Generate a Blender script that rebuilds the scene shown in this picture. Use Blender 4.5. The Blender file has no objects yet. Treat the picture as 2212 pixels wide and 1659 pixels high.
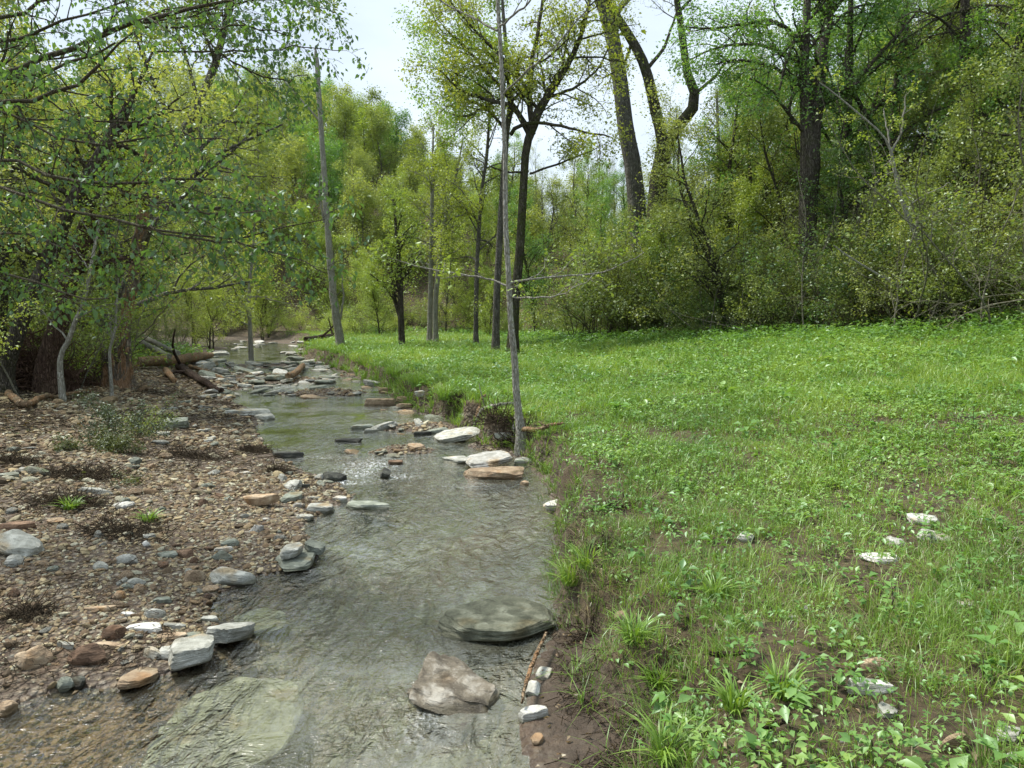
import bpy, math, random
import numpy as np
from mathutils import Vector, Matrix, Euler

# ------------------------------------------------------------------ camera, sky, sun, exposure
SC = bpy.context.scene
CAM_H, PITCH, FPX = 2.2, math.radians(5.8), 1533.6      # FPX: focal length in pixels of a 2212 px wide view
cam_d = bpy.data.cameras.new('camera'); cam = bpy.data.objects.new('camera', cam_d)
SC.collection.objects.link(cam)
cam_d.sensor_width = 36; cam_d.lens = 24.96; cam_d.clip_start = 0.05; cam_d.clip_end = 1500
cam.location = (0, 0, CAM_H); cam.rotation_euler = (math.radians(90) - PITCH, 0, 0)
SC.camera = cam

SUN_EL, SUN_AZ = math.radians(58), math.radians(-62)    # azimuth from +Y (view direction), negative = to the left
w = bpy.data.worlds.new('World'); SC.world = w; w.use_nodes = True
nt = w.node_tree; nt.nodes.clear()
out = nt.nodes.new('ShaderNodeOutputWorld'); bg = nt.nodes.new('ShaderNodeBackground')
sky = nt.nodes.new('ShaderNodeTexSky'); sky.sky_type = 'NISHITA'; sky.sun_disc = False
sky.sun_elevation = SUN_EL; sky.sun_rotation = SUN_AZ; sky.air_density = 1.2; sky.dust_density = 2.5; sky.altitude = 200
tc = nt.nodes.new('ShaderNodeTexCoord'); mp = nt.nodes.new('ShaderNodeMapping'); mp.inputs['Scale'].default_value = (1.3, 1.3, 3.6)
n1 = nt.nodes.new('ShaderNodeTexNoise'); n1.inputs['Scale'].default_value = 1.7; n1.inputs['Detail'].default_value = 6; n1.inputs['Roughness'].default_value = .5
rmp = nt.nodes.new('ShaderNodeValToRGB')
rmp.color_ramp.elements[0].position = .36; rmp.color_ramp.elements[0].color = (3.5, 4.1, 4.8, 1)
rmp.color_ramp.elements[1].position = .62; rmp.color_ramp.elements[1].color = (4.9, 5.5, 6.1, 1)
mx = nt.nodes.new('ShaderNodeMix'); mx.data_type = 'RGBA'; mx.inputs[0].default_value = .88
nt.links.new(tc.outputs['Generated'], mp.inputs[0]); nt.links.new(mp.outputs[0], n1.inputs[0]); nt.links.new(n1.outputs[0], rmp.inputs[0])
nt.links.new(sky.outputs[0], mx.inputs[6]); nt.links.new(rmp.outputs[0], mx.inputs[7]); nt.links.new(mx.outputs[2], bg.inputs[0])
bg.inputs[1].default_value = 0.105
nt.links.new(bg.outputs[0], out.inputs[0])
sd = bpy.data.lights.new('sun', 'SUN'); sd.energy = 3.0; sd.angle = math.radians(11); sd.color = (1, .96, .88)
sun = bpy.data.objects.new('sun', sd); SC.collection.objects.link(sun)
_s = Vector((math.sin(SUN_AZ) * math.cos(SUN_EL), math.cos(SUN_AZ) * math.cos(SUN_EL), math.sin(SUN_EL)))
sun.rotation_euler = _s.to_track_quat('Z', 'Y').to_euler()
vs = SC.view_settings; vs.view_transform = 'Standard'; vs.look = 'None'; vs.exposure = 1.0; vs.gamma = 1; vs.use_curve_mapping = False
SC.render.engine = 'CYCLES'
cy = SC.cycles
cy.sample_clamp_direct = 2.5; cy.sample_clamp_indirect = 4
cy.max_bounces = 8; cy.diffuse_bounces = 5; cy.glossy_bounces = 2; cy.transmission_bounces = 4; cy.transparent_max_bounces = 8
cy.caustics_reflective = False; cy.caustics_refractive = False; cy.use_denoising = True
cy.use_adaptive_sampling = True; cy.adaptive_threshold = 0.02

# ------------------------------------------------------------------ helpers
C = bpy.data.collections.new('scene'); SC.collection.children.link(C)
rng = np.random.default_rng(7)

def props(o, label=None, cat=None, group=None, kind=None):
    if label: o['label'] = label
    if cat: o['category'] = cat
    if group: o['group'] = group
    if kind: o['kind'] = kind
    return o

def mesh_np(name, verts, faces, mat=None, attrs=None, smooth=True, sharp=0):
    """faces: (n,3) or (n,4) int array, or a list of such arrays"""
    me = bpy.data.meshes.new(name)
    fl = faces if isinstance(faces, list) else [faces]
    fl = [np.asarray(f, dtype=np.int32) for f in fl if len(f)]
    verts = np.asarray(verts, dtype=np.float32)
    me.vertices.add(len(verts)); me.vertices.foreach_set('co', verts.ravel())
    nl = sum(f.size for f in fl); npoly = sum(len(f) for f in fl)
    me.loops.add(nl); me.polygons.add(npoly)
    me.loops.foreach_set('vertex_index', np.concatenate([f.ravel() for f in fl]))
    tot = np.concatenate([np.full(len(f), f.shape[1], np.int32) for f in fl])
    start = np.concatenate([[0], np.cumsum(tot)[:-1]]).astype(np.int32)
    me.polygons.foreach_set('loop_start', start)
    me.polygons.foreach_set('use_smooth', np.full(npoly, smooth))
    for k, (dom, typ, arr) in (attrs or {}).items():
        a = me.attributes.new(k, typ, dom)
        if typ == 'FLOAT': a.data.foreach_set('value', np.asarray(arr, np.float32).ravel())
        else: a.data.foreach_set('color', np.asarray(arr, np.float32).ravel())
    me.update(calc_edges=True); me.validate()
    if sharp: me.set_sharp_from_angle(angle=sharp)
    if mat: me.materials.append(mat)
    return me

def link(name, me, parent=None, loc=(0, 0, 0), rot=(0, 0, 0), scale=(1, 1, 1)):
    o = bpy.data.objects.new(name, me); C.objects.link(o)
    o.location = loc; o.rotation_euler = rot; o.scale = scale
    if parent is not None: o.parent = parent
    return o

# ---- noise
def _h(ix, iy, iz, seed):
    n = (ix.astype(np.int64) * 374761393 + iy.astype(np.int64) * 668265263 + iz.astype(np.int64) * 2147483647 * 3 + seed * 1274126177) & 0xffffffff
    n = ((n ^ (n >> 13)) * 1274126177) & 0xffffffff
    n = n ^ (n >> 16)
    return (n & 0xffff) / 65535.0
def vnoise(x, y, z=None, seed=0):
    x = np.asarray(x, float); y = np.asarray(y, float); z = np.zeros_like(x) if z is None else np.asarray(z, float)
    x0 = np.floor(x); y0 = np.floor(y); z0 = np.floor(z)
    fx, fy, fz = x - x0, y - y0, z - z0
    fx = fx * fx * (3 - 2 * fx); fy = fy * fy * (3 - 2 * fy); fz = fz * fz * (3 - 2 * fz)
    r = 0
    for i in (0, 1):
        for j in (0, 1):
            for k in ((0, 1) if np.any(fz) else (0,)):
                r = r + _h(x0 + i, y0 + j, z0 + k, seed) * np.abs(1 - i - fx) * np.abs(1 - j - fy) * (np.abs(1 - k - fz) if np.any(fz) else 1)
    return r * 2 - 1
def fbm(x, y, z=None, seed=0, oct=4):
    r = 0; a = .5; f = 1
    for o in range(oct):
        r = r + a * vnoise(np.asarray(x) * f, np.asarray(y) * f, None if z is None else np.asarray(z) * f, seed + o * 17); a *= .5; f *= 2.03
    return r
def sstep(a, b, x):
    t = np.clip((x - a) / (b - a), 0, 1); return t * t * (3 - 2 * t)

# ---- picture helpers: 2212 x 1659 px view -> world
def ray(X, Y):
    u = (np.asarray(X, float) - 1106) / FPX; v = (829.5 - np.asarray(Y, float)) / FPX
    return np.stack([u, math.cos(PITCH) + v * math.sin(PITCH), -math.sin(PITCH) + v * math.cos(PITCH)], -1)
def at_z(X, Y, z):
    d = ray(X, Y); t = (z - CAM_H) / d[..., 2]
    return np.stack([d[..., 0] * t, d[..., 1] * t, np.full(np.shape(t), z)], -1)
def at_y(X, Y, depth):
    d = ray(X, Y); t = np.asarray(depth, float) / d[..., 1]
    p = d * t[..., None] if np.ndim(t) else d * t
    return p + np.array([0, 0, CAM_H])
# ------------------------------------------------------------------ terrain
# the water's edge and the grassy bank's edge, traced where they lie on the ground
_LW = [(0,1530),(130,1492),(270,1482),(400,1442),(470,1402),(480,1360),(450,1312),(480,1282),(560,1242),(625,1232),(690,1200),(650,1140),(700,1102),
       (765,1075),(720,1042),(640,1012),(565,962),(548,925),(575,900),(500,868),(490,846),(560,836),(500,815),(455,792),(450,765),(480,757)]
_RW = [(640,757),(640,768),(690,788),(745,806),(800,830),(838,850),(870,880),(905,893),(965,905),(1015,912),(1050,940),(1010,965),(1060,975),(1130,990),
       (1180,1050),(1208,1105),(1198,1160),(1205,1230),(1215,1300),(1198,1372),(1150,1440),(1128,1560),(1140,1659),(1150,1760)]
lw = at_z(*np.array(_LW).T, 0.)[:, :2]; rw = at_z(*np.array(_RW).T, 0.)[:, :2]
lw = np.vstack([[(-14, 1.0), (-9, 3.0)], lw]); rw = np.vstack([rw, [(.35, 1.0)]])
far_l = np.array([(-17.5, 44.), (-24, 50.), (-40, 55.)]); far_r = np.array([(-40, 62.), (-22, 56.), (-14.5, 48.)])
WATER = np.vstack([lw, far_l, far_r, rw])
_RB = [(1300,1760),(1310,1659),(1318,1590),(1405,1560),(1385,1470),(1290,1425),(1292,1360),(1288,1312),(1222,1290),(1212,1220),(1215,1160),(1222,1110),(1200,1040),(1182,985),(1135,935),
       (1045,925),(1030,905),(965,875),(905,858),(862,832),(800,803),(720,777),(662,767),(650,757),(650,750)]
rb = at_z(*np.array(_RB).T, .28)[:, :2]
LOW = np.vstack([[(.6, 1.0)], rb, [(-14., 50.), (-22, 60), (-90, 80), (-90, -20), (.6, -20)]])     # everything left of the meadow's edge

def sdist(x, y, poly):
    """signed distance to a polygon, negative inside"""
    x = np.asarray(x, float); y = np.asarray(y, float)
    sh = x.shape; x = x.ravel(); y = y.ravel()
    best = np.full(x.shape, 1e18); ins = np.zeros(x.shape, bool)
    for (ax, ay), (bx, by) in zip(poly, np.roll(poly, -1, 0)):
        ex, ey = bx - ax, by - ay; L = ex * ex + ey * ey + 1e-12
        t = np.clip(((x - ax) * ex + (y - ay) * ey) / L, 0, 1)
        d = (x - ax - t * ex) ** 2 + (y - ay - t * ey) ** 2
        best = np.minimum(best, d)
        c = ((ay > y) != (by > y)) & (x < ex * (y - ay) / (ey if abs(ey) > 1e-12 else 1e-12) + ax)
        ins ^= c
    d = np.sqrt(best); d[ins] *= -1
    return d.reshape(sh)

def dlow(x, y):
    x = np.asarray(x, float); y = np.asarray(y, float)
    return sdist(x, y, LOW) + (.16 * fbm(x * 1.4, y * 1.4, seed=81, oct=3) + .07 * vnoise(x * 5, y * 5, seed=83)) * np.clip(y / 6, .6, 2)
# low gravel islands: (px X, px Y, radius across m, radius along m, height)
ISL = [(700,850,1.5,.9,.10),(930,925,1.3,.6,.10),(870,975,.8,.45,.07),(610,822,2.2,1.6,.07),(560,790,3.0,2.5,.05),(500,812,2.0,1.5,.08),(760,812,.9,.8,.02)]
ISLW = [(at_z(a, b, 0.), rx, ry, h) for a, b, rx, ry, h in ISL]
FOOT = np.array([(60, -12), (16, 2), (12.3, 10), (11.2, 16), (8.4, 21), (6.4, 26), (4.7, 31), (3.0, 37), (1.2, 43), (-2, 49), (-9, 54), (-16, 60), (-40, 66), (-120, 70), (-120, 400), (400, 400), (400, -12)], float)
LFOOT = np.array([(-200, 4), (-16, 9), (-13, 18), (-13, 26), (-16, 36), (-24, 44), (-60, 52), (-200, 60)], float)

def ridge(x, y):
    a = x / np.maximum(y, 1)
    return np.interp(a, [-.9, -.45, -.30, -.22, -.12, -.05, .03, .08, .3, .8, 1.2], [44, 42, 38, 31, 19, 13, 9.5, 7.5, 8, 16, 18])

def ground(x, y):
    x = np.asarray(x, float); y = np.asarray(y, float)
    dw = sdist(x, y, WATER); dl = dlow(x, y)
    n1 = fbm(x * .55, y * .55, seed=3); n2 = fbm(x * 3.1, y * 3.1, seed=9, oct=3)
    # low side: bed, then beach or gravel bar
    bed = -.24 * (1 - np.exp(np.minimum(dw, 0) / .55)) + .035 * n2
    bar = .012 + .10 * np.clip(dw, 0, 7) + .02 * np.clip(dw - 7, 0, 20) + .07 * n1 * sstep(.3, 2.5, dw) + .016 * n2
    z = np.where(dw < 0, np.minimum(bed, -.012 + .0 * bed), bar)
    z = np.where(dw < 0, bed * sstep(0, -.12, dw) - .012, bar)
    right = sstep(-3.0, -1.5, dl)                                   # the narrow beach under the bank stays low
    beach = .015 + .12 * np.clip(dw, 0, 1.2) + .02 * n2
    z = np.where(dw >= 0, z * (1 - right) + beach * right, z)
    for c, rx, ry, h in ISLW:
        q = ((x - c[0]) / rx) ** 2 + ((y - c[1]) / ry) ** 2 + .5 * n2
        z = np.where(dw < 0.3, np.maximum(z, (h + .1) * (1 - q) - .1 + .02 * n2), z)
    # meadow
    mead = .46 + .118 * np.clip(x - .9, 0, 40) + .0035 * np.clip(y, 0, 60) + .07 * n1 + .03 * n2 - .06 * sstep(24, 40, y) * np.clip(x - 2, 0, 6) * .5
    bw = np.interp(y, [0, 4.5, 6.2, 8, 60], [.55, .5, .24, .2, .35])
    n4 = fbm(x * 9, y * 9, seed=19, oct=3)
    m = sstep(-.04, 1, dl / bw + .22 * n2 + .22 * n4)
    z = z + .03 * n4 * sstep(-.8, -.05, dl) * sstep(1.2, .3, dl) * (dw > 0)
    z = z * (1 - m) + mead * m
    # left wood floor and the hills
    dl2 = -sdist(x, y, LFOOT)
    z = z + .22 * np.clip(dl2, 0, 60) * sstep(0, 6, dl2)
    df = -sdist(x, y, FOOT)
    hs = 1.0 - sstep(-.1, .25, x / np.maximum(y, 1))                 # 1 = far hill across the valley
    slope = .85 * hs + .40 * (1 - hs)
    top = ridge(x, y)
    g = slope * np.clip(df, 0, 400) * sstep(0, 5, df)
    hill = top * (1 - np.exp(-g / np.maximum(top, 1) * 1.25)) + .9 * fbm(x * .09, y * .09, seed=5) * sstep(2, 14, df)
    z = z + hill + .12 * n1 * sstep(0, 3, df)
    return z

def on_ground(X, Y, hi=80.):
    """where the line of sight through a picture point meets the ground"""
    d = ray(X, Y); d = d / d[1]
    ts = np.concatenate([np.arange(1.5, 20, .03), np.arange(20, hi, .1)])
    p = ts[:, None] * d + np.array([0, 0, CAM_H])
    g = ground(p[:, 0], p[:, 1])
    below = np.nonzero(p[:, 2] < g)[0]
    i = below[0] if len(below) else len(ts) - 1
    return np.array([p[i, 0], p[i, 1], g[i]])

def axis(segs):
    a = []
    for s, e, st in segs: a.append(np.arange(s, e, st))
    a.append([segs[-1][1]]); return np.concatenate(a)
def grow_axis(start, end, st, k):
    a = [start]; s = st
    while a[-1] < end: a.append(a[-1] + s); s *= k
    return np.array(a)
xr = grow_axis(7.0, 340, .07, 1.045); xl = -grow_axis(7.0, 340, .07, 1.045)[::-1]
GX = np.concatenate([xl, np.arange(-6.95, 6.98, .045), xr])
yb = -grow_axis(-1.2, 40, .1, 1.15)[::-1]
GY = np.concatenate([yb[yb < 1.15], np.arange(1.2, 18, .045), grow_axis(18.0, 420, .05, 1.022)])
gx, gy = np.meshgrid(GX, GY)
gz = ground(gx, gy)
dw_g = sdist(gx, gy, WATER); dl_g = dlow(gx, gy); df_g = -sdist(gx, gy, FOOT); dlf_g = -sdist(gx, gy, LFOOT)
def idx_grid(nx, ny):
    i = np.arange((nx - 1) * (ny - 1)); r = i // (nx - 1); c = i % (nx - 1); a = r * nx + c
    return np.stack([a, a + 1, a + nx + 1, a + nx], -1)
nzg = fbm(gx * .8, gy * .8, seed=21)
wood = np.clip(sstep(-1, 2.5, df_g + 1.5 * nzg) + sstep(-1.5, 2, dlf_g + nzg), 0, 1)
grassy = sstep(-.02, .25, dl_g + .12 * fbm(gx * 4, gy * 4, seed=31)) * (1 - wood)
mud = sstep(-.9, -.1, dl_g) * (1 - grassy) * sstep(-.1, .1, dw_g) * (1 - sstep(8.5, 10.5, gy)) * (1 - wood)
soily = np.clip(sstep(.05, .35, nzg + .12) * sstep(1.2, 3, dw_g) * (1 - grassy) + sstep(4, 8, dw_g) * .6 * (1 - grassy), 0, 1) * (1 - wood) * (gx < 0)
brown = sstep(.0, -.9, gx + 1.35) * sstep(7, 5.2, gy)            # brown silt in the shallow near pool
col = np.stack([grassy, mud, np.clip(wood + soily, 0, 1), brown], -1)
# ------------------------------------------------------------------ materials
class NT:
    def __init__(s, name):
        s.m = bpy.data.materials.new(name); s.m.use_nodes = True; s.t = s.m.node_tree; s.t.nodes.clear()
        s.out = s.n('ShaderNodeOutputMaterial')
    def n(s, typ, **kw):
        x = s.t.nodes.new(typ)
        for k, v in kw.items():
            if k.startswith('i_'):
                key = k[2:]; key = int(key) if key.isdigit() else key.replace('_', ' ')
                s.set(x.inputs[key], v)
            else: setattr(x, k, v)
        return x
    def set(s, inp, v):
        if isinstance(v, bpy.types.NodeSocket): s.t.links.new(v, inp)
        elif isinstance(v, bpy.types.Node): s.t.links.new(v.outputs[0], inp)
        else:
            if isinstance(v, tuple) and len(v) == 3 and inp.type == 'RGBA': v = v + (1,)
            inp.default_value = v
    def noise(s, sc, det=4, rough=.55, vec=None, dist=0.):
        x = s.n('ShaderNodeTexNoise', i_Scale=sc, i_Detail=det, i_Roughness=rough, i_Distortion=dist)
        if vec is not None: s.set(x.inputs['Vector'], vec)
        return x.outputs[0]
    def vor(s, sc, vec=None, feat='F1', rnd=1.):
        x = s.n('ShaderNodeTexVoronoi', feature=feat, i_Scale=sc, i_Randomness=rnd)
        if vec is not None: s.set(x.inputs['Vector'], vec)
        return x
    def ramp(s, f, stops):
        x = s.n('ShaderNodeValToRGB'); s.set(x.inputs[0], f); e = x.color_ramp.elements
        while len(e) < len(stops): e.new(.5)
        for k, (p, c) in enumerate(stops):
            e[k].position = p; e[k].color = c + (1,) if len(c) == 3 else c
        return x.outputs[0]
    def mix(s, f, a, b, mode='MIX'):
        x = s.n('ShaderNodeMix', data_type='RGBA', blend_type=mode); s.set(x.inputs[0], f); s.set(x.inputs[6], a); s.set(x.inputs[7], b); return x.outputs[2]
    def math(s, op, a, b=0., c=0., clamp=False):
        x = s.n('ShaderNodeMath', operation=op, use_clamp=clamp); s.set(x.inputs[0], a); s.set(x.inputs[1], b); s.set(x.inputs[2], c); return x.outputs[0]
    def smooth(s, v, a, b):
        x = s.n('ShaderNodeMapRange', interpolation_type='SMOOTHSTEP'); s.set(x.inputs[0], v); s.set(x.inputs[1], a); s.set(x.inputs[2], b); return x.outputs[0]
    def attr(s, name):
        return s.n('ShaderNodeAttribute', attribute_name=name)
    def pos(s): return s.n('ShaderNodeNewGeometry').outputs['Position']
    def obj(s): return s.n('ShaderNodeTexCoord').outputs['Object']
    def mapping(s, vec, scale):
        x = s.n('ShaderNodeMapping'); s.set(x.inputs[0], vec); x.inputs['Scale'].default_value = scale; return x.outputs[0]
    def bump(s, h, dist, strength=1., normal=None):
        x = s.n('ShaderNodeBump', i_Strength=strength, i_Distance=dist, i_Height=h)
        if normal is not None: s.set(x.inputs['Normal'], normal)
        return x.outputs[0]
    def bsdf(s, col, rough=.8, normal=None, spec=.3):
        x = s.n('ShaderNodeBsdfPrincipled'); s.set(x.inputs['Base Color'], col); s.set(x.inputs['Roughness'], rough)
        x.inputs['Specular IOR Level'].default_value = spec if not isinstance(spec, bpy.types.NodeSocket) else .3
        if isinstance(spec, bpy.types.NodeSocket): s.set(x.inputs['Specular IOR Level'], spec)
        if normal is not None: s.set(x.inputs['Normal'], normal)
        return x.outputs[0]
    def done(s, sh): s.t.links.new(sh, s.out.inputs[0]); return s.m

def m_ground():
    s = NT('ground'); P = s.pos(); a = s.attr('zones'); sep = s.n('ShaderNodeSeparateColor'); s.set(sep.inputs[0], a.outputs['Color'])
    G, M, W = sep.outputs[0], sep.outputs[1], sep.outputs[2]; B = a.outputs['Alpha']
    z = s.n('ShaderNodeSeparateXYZ', i_0=P).outputs[2]
    wob = s.noise(2.2, 3, .5, P)
    # gravel: cells of stone
    v = s.vor(19, P); v2 = s.vor(41, P); 
    vc = s.n('ShaderNodeSeparateColor', i_0=v.outputs['Color']).outputs[0]; vc2 = s.n('ShaderNodeSeparateColor', i_0=v2.outputs['Color']).outputs[1]
    st = [(0, (.07, .052, .034)), (.25, (.16, .12, .078)), (.5, (.25, .20, .13)), (.72, (.19, .175, .14)), (.88, (.33, .30, .24)), (1, (.13, .095, .06))]
    c1 = s.ramp(vc, st); c2 = s.ramp(vc2, st)
    gr = s.mix(.45, c1, c2); gap = s.smooth(v.outputs[0], .38, .62); gap2 = s.smooth(v2.outputs[0], .4, .62)
    gr = s.mix(s.math('MULTIPLY', gap, .75), gr, (.055, .036, .026))
    gr = s.mix(s.smooth(wob, .5, .62), gr, s.mix(.6, gr, (.12, .08, .05)))
    # silty bed of the stream
    bedc = s.ramp(s.noise(1.3, 6, .6, P), [(.3, (.10, .10, .07)), (.5, (.22, .22, .155)), (.7, (.36, .355, .26))])
    pb = s.mix(s.smooth(s.noise(5., 3, .6, P), .42, .55), bedc, s.mix(.6, gr, (.16, .12, .08)))
    bedb = s.mix(s.noise(6, 4, .6, P), (.17, .095, .04), (.34, .195, .085))
    bed = s.mix(B, pb, s.mix(.35, bedb, gr))
    under = s.smooth(z, .0, -.06)
    wet = s.math('MULTIPLY', s.smooth(z, .05, .01), .45)
    base = s.mix(under, s.mix(wet, gr, s.mix(1., gr, (.45, .38, .33), 'MULTIPLY')), bed)
    # soil under grass, mud, wood floor
    n8 = s.noise(9, 6, .65, P); n40 = s.noise(60, 5, .7, P)
    soil = s.ramp(n8, [(.3, (.045, .034, .02)), (.5, (.085, .062, .036)), (.68, (.12, .10, .045)), (.8, (.10, .11, .04))])
    mudc = s.ramp(s.noise(7, 8, .7, P), [(.25, (.035, .026, .017)), (.5, (.075, .054, .037)), (.75, (.13, .098, .068))])
    lit = s.vor(15, s.mapping(P, (1, 1, .5))); lc = s.n('ShaderNodeSeparateColor', i_0=lit.outputs['Color']).outputs[0]
    litter = s.ramp(lc, [(0, (.06, .04, .025)), (.4, (.13, .09, .055)), (.7, (.20, .15, .09)), (.85, (.09, .085, .035)), (1, (.10, .12, .04))])
    litter = s.mix(s.smooth(n8, .45, .6), litter, (.06, .047, .03))
    c = s.mix(W, base, litter); c = s.mix(M, c, mudc); c = s.mix(G, c, soil)
    h = s.math('SUBTRACT', s.math('MULTIPLY', s.math('SUBTRACT', 1., v.outputs[0]), 1.), s.math('MULTIPLY', v2.outputs[0], .4))
    hh = s.n('ShaderNodeMix', data_type='FLOAT'); s.set(hh.inputs[0], s.math('ADD', G, M, clamp=True)); s.set(hh.inputs[2], h); s.set(hh.inputs[3], s.math('ADD', n8, s.math('MULTIPLY', n40, .35)))
    nrm = s.bump(hh.outputs[0], .045, 1.)
    rough = s.math('SUBTRACT', .9, s.math('MULTIPLY', s.math('ADD', wet, s.math('MULTIPLY', M, .45)), .7))
    return s.done(s.bsdf(c, rough, nrm, .35))

def m_water():
    s = NT('stream_water'); P = s.pos()
    fl = s.attr('flow').outputs['Fac']; fo = s.attr('foam').outputs['Fac']; mur = s.attr('murk').outputs['Fac']
    big = s.noise(1.1, 2, .5, P, .6)
    r1 = s.noise(3.4, 4, .5, s.mapping(P, (1.7, .75, 1)), 1.6)          # ripples
    r2 = s.noise(15, 2, .5, s.mapping(P, (.75, 1.25, 1)), 1.4)
    r3 = s.noise(58, 2, .6, s.mapping(P, (1., .8, 1)), .6)
    h = s.math('ADD', s.math('MULTIPLY', r1, 1.0), s.math('ADD', s.math('MULTIPLY', r2, .20), s.math('MULTIPLY', r3, .025)))
    amp = s.math('MULTIPLY', s.math('ADD', .25, s.math('MULTIPLY', fl, 1.2)), s.math('MAXIMUM', s.math('SUBTRACT', s.math('MULTIPLY', big, 3.2), .85), .12))
    nrm = s.bump(h, .075, amp)
    fres = s.n('ShaderNodeFresnel', i_IOR=1.36); s.set(fres.inputs['Normal'], nrm)
    gl = s.n('ShaderNodeBsdfGlossy', i_Roughness=.09); s.set(gl.inputs['Normal'], nrm); s.set(gl.inputs[0], (1, 1, 1))
    tr = s.n('ShaderNodeBsdfTransparent'); s.set(tr.inputs[0], (.88, .90, .80))
    silt = s.ramp(s.noise(1.6, 5, .6, s.mapping(P, (1.6, .7, 1)), .8), [(.3, (.24, .245, .17)), (.55, (.42, .43, .33)), (.75, (.60, .61, .52))])
    df = s.n('ShaderNodeBsdfDiffuse'); s.set(df.inputs[0], silt); s.set(df.inputs['Normal'], nrm)
    m1 = s.n('ShaderNodeMixShader'); s.set(m1.inputs[0], mur); s.set(m1.inputs[1], tr); s.set(m1.inputs[2], df)
    m2 = s.n('ShaderNodeMixShader'); s.set(m2.inputs[0], s.math('MULTIPLY', fres, 2.3, clamp=True)); s.set(m2.inputs[1], m1); s.set(m2.inputs[2], gl)
    fw = s.n('ShaderNodeBsdfDiffuse'); s.set(fw.inputs[0], (.75, .78, .78))
    ff = s.math('MULTIPLY', fo, s.smooth(s.noise(26, 4, .7, s.mapping(P, (1, .6, 1)), 1.), .47, .66))
    m3 = s.n('ShaderNodeMixShader'); s.set(m3.inputs[0], ff); s.set(m3.inputs[1], m2); s.set(m3.inputs[2], fw)
    return s.done(m3.outputs[0])

def m_rock(name, cols, wetline=True, mossy=0., scale=2.4):
    """pale limestone and its kin: cols = (dark, mid, light)"""
    s = NT(name); P = s.obj(); W = s.pos(); rnd = s.n('ShaderNodeObjectInfo').outputs['Random']
    off = s.n('ShaderNodeVectorMath', operation='ADD', i_0=P); s.set(off.inputs[1], s.n('ShaderNodeCombineXYZ', i_0=s.math('MULTIPLY', rnd, 31.), i_1=s.math('MULTIPLY', rnd, 17.)).outputs[0]); V = off.outputs[0]
    n = s.noise(3.4 * scale, 7, .65, V, .4); f = s.noise(45 * scale, 5, .75, V)
    lay = s.noise(9 * scale, 4, .6, s.mapping(V, (.5, .5, 6)), .5)
    c = s.ramp(n, [(.32, cols[0]), (.5, cols[1]), (.66, cols[2])])
    c = s.mix(s.smooth(lay, .52, .60), c, s.mix(.55, c, cols[0]))
    c = s.mix(s.smooth(f, .56, .7), c, s.mix(.5, c, (.05, .045, .038)))
    c = s.mix(s.smooth(f, .44, .34), c, s.mix(.35, c, cols[2]))
    tn = s.mix(s.smooth(s.noise(1.6 * scale, 3, .5, V), .55, .72), c, s.mix(1., c, (1., .80, .58), 'MULTIPLY'))
    hv = s.n('ShaderNodeHueSaturation'); s.set(hv.inputs['Value'], s.math('ADD', .78, s.math('MULTIPLY', rnd, .42))); s.set(hv.inputs['Color'], tn); c = hv.outputs[0]
    z = s.n('ShaderNodeSeparateXYZ', i_0=W).outputs[2]
    if mossy:
        up = s.n('ShaderNodeSeparateXYZ', i_0=s.n('ShaderNodeNewGeometry').outputs['Normal']).outputs[2]
        c = s.mix(s.math('MULTIPLY', s.smooth(s.noise(7, 4, .6, V), .45, .62), s.math('MULTIPLY', up, mossy, clamp=True)), c, (.06, .085, .03))
    rough = .85
    if wetline:
        wt = s.smooth(s.math('ADD', z, s.math('MULTIPLY', s.noise(8, 3, .5, W), .03)), .062, .035)
        c = s.mix(wt, c, s.mix(1., c, (.55, .54, .46), 'MULTIPLY')); rough = s.math('SUBTRACT', .85, s.math('MULTIPLY', wt, .55))
    h = s.math('ADD', s.math('MULTIPLY', n, 1.2), s.math('ADD', s.math('MULTIPLY', f, .25), s.math('MULTIPLY', lay, .7)))
    return s.done(s.bsdf(c, rough, s.bump(h, .02, 1.), .3))

def m_pebbles():
    s = NT('pebbles'); a = s.attr('tint').outputs['Fac']; P = s.pos()
    c = s.ramp(a, [(0, (.075, .056, .038)), (.15, (.17, .115, .072)), (.35, (.27, .205, .13)), (.5, (.20, .17, .12)), (.65, (.38, .31, .20)), (.8, (.27, .265, .22)), (.92, (.48, .46, .38)), (1, (.38, .25, .10))])
    c = s.mix(s.smooth(s.noise(70, 4, .7, P), .45, .65), c, s.mix(.5, c, (.07, .05, .04)))
    z = s.n('ShaderNodeSeparateXYZ', i_0=P).outputs[2]; wt = s.smooth(z, .035, .012)
    c = s.mix(1., c, (1.04, 1.03, .90), 'MULTIPLY'); c = s.mix(wt, c, s.mix(1., c, (.5, .45, .38), 'MULTIPLY'))
    return s.done(s.bsdf(c, s.math('SUBTRACT', .85, s.math('MULTIPLY', wt, .5)), s.bump(s.noise(120, 3, .6, P), .004, .7), .3))

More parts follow.
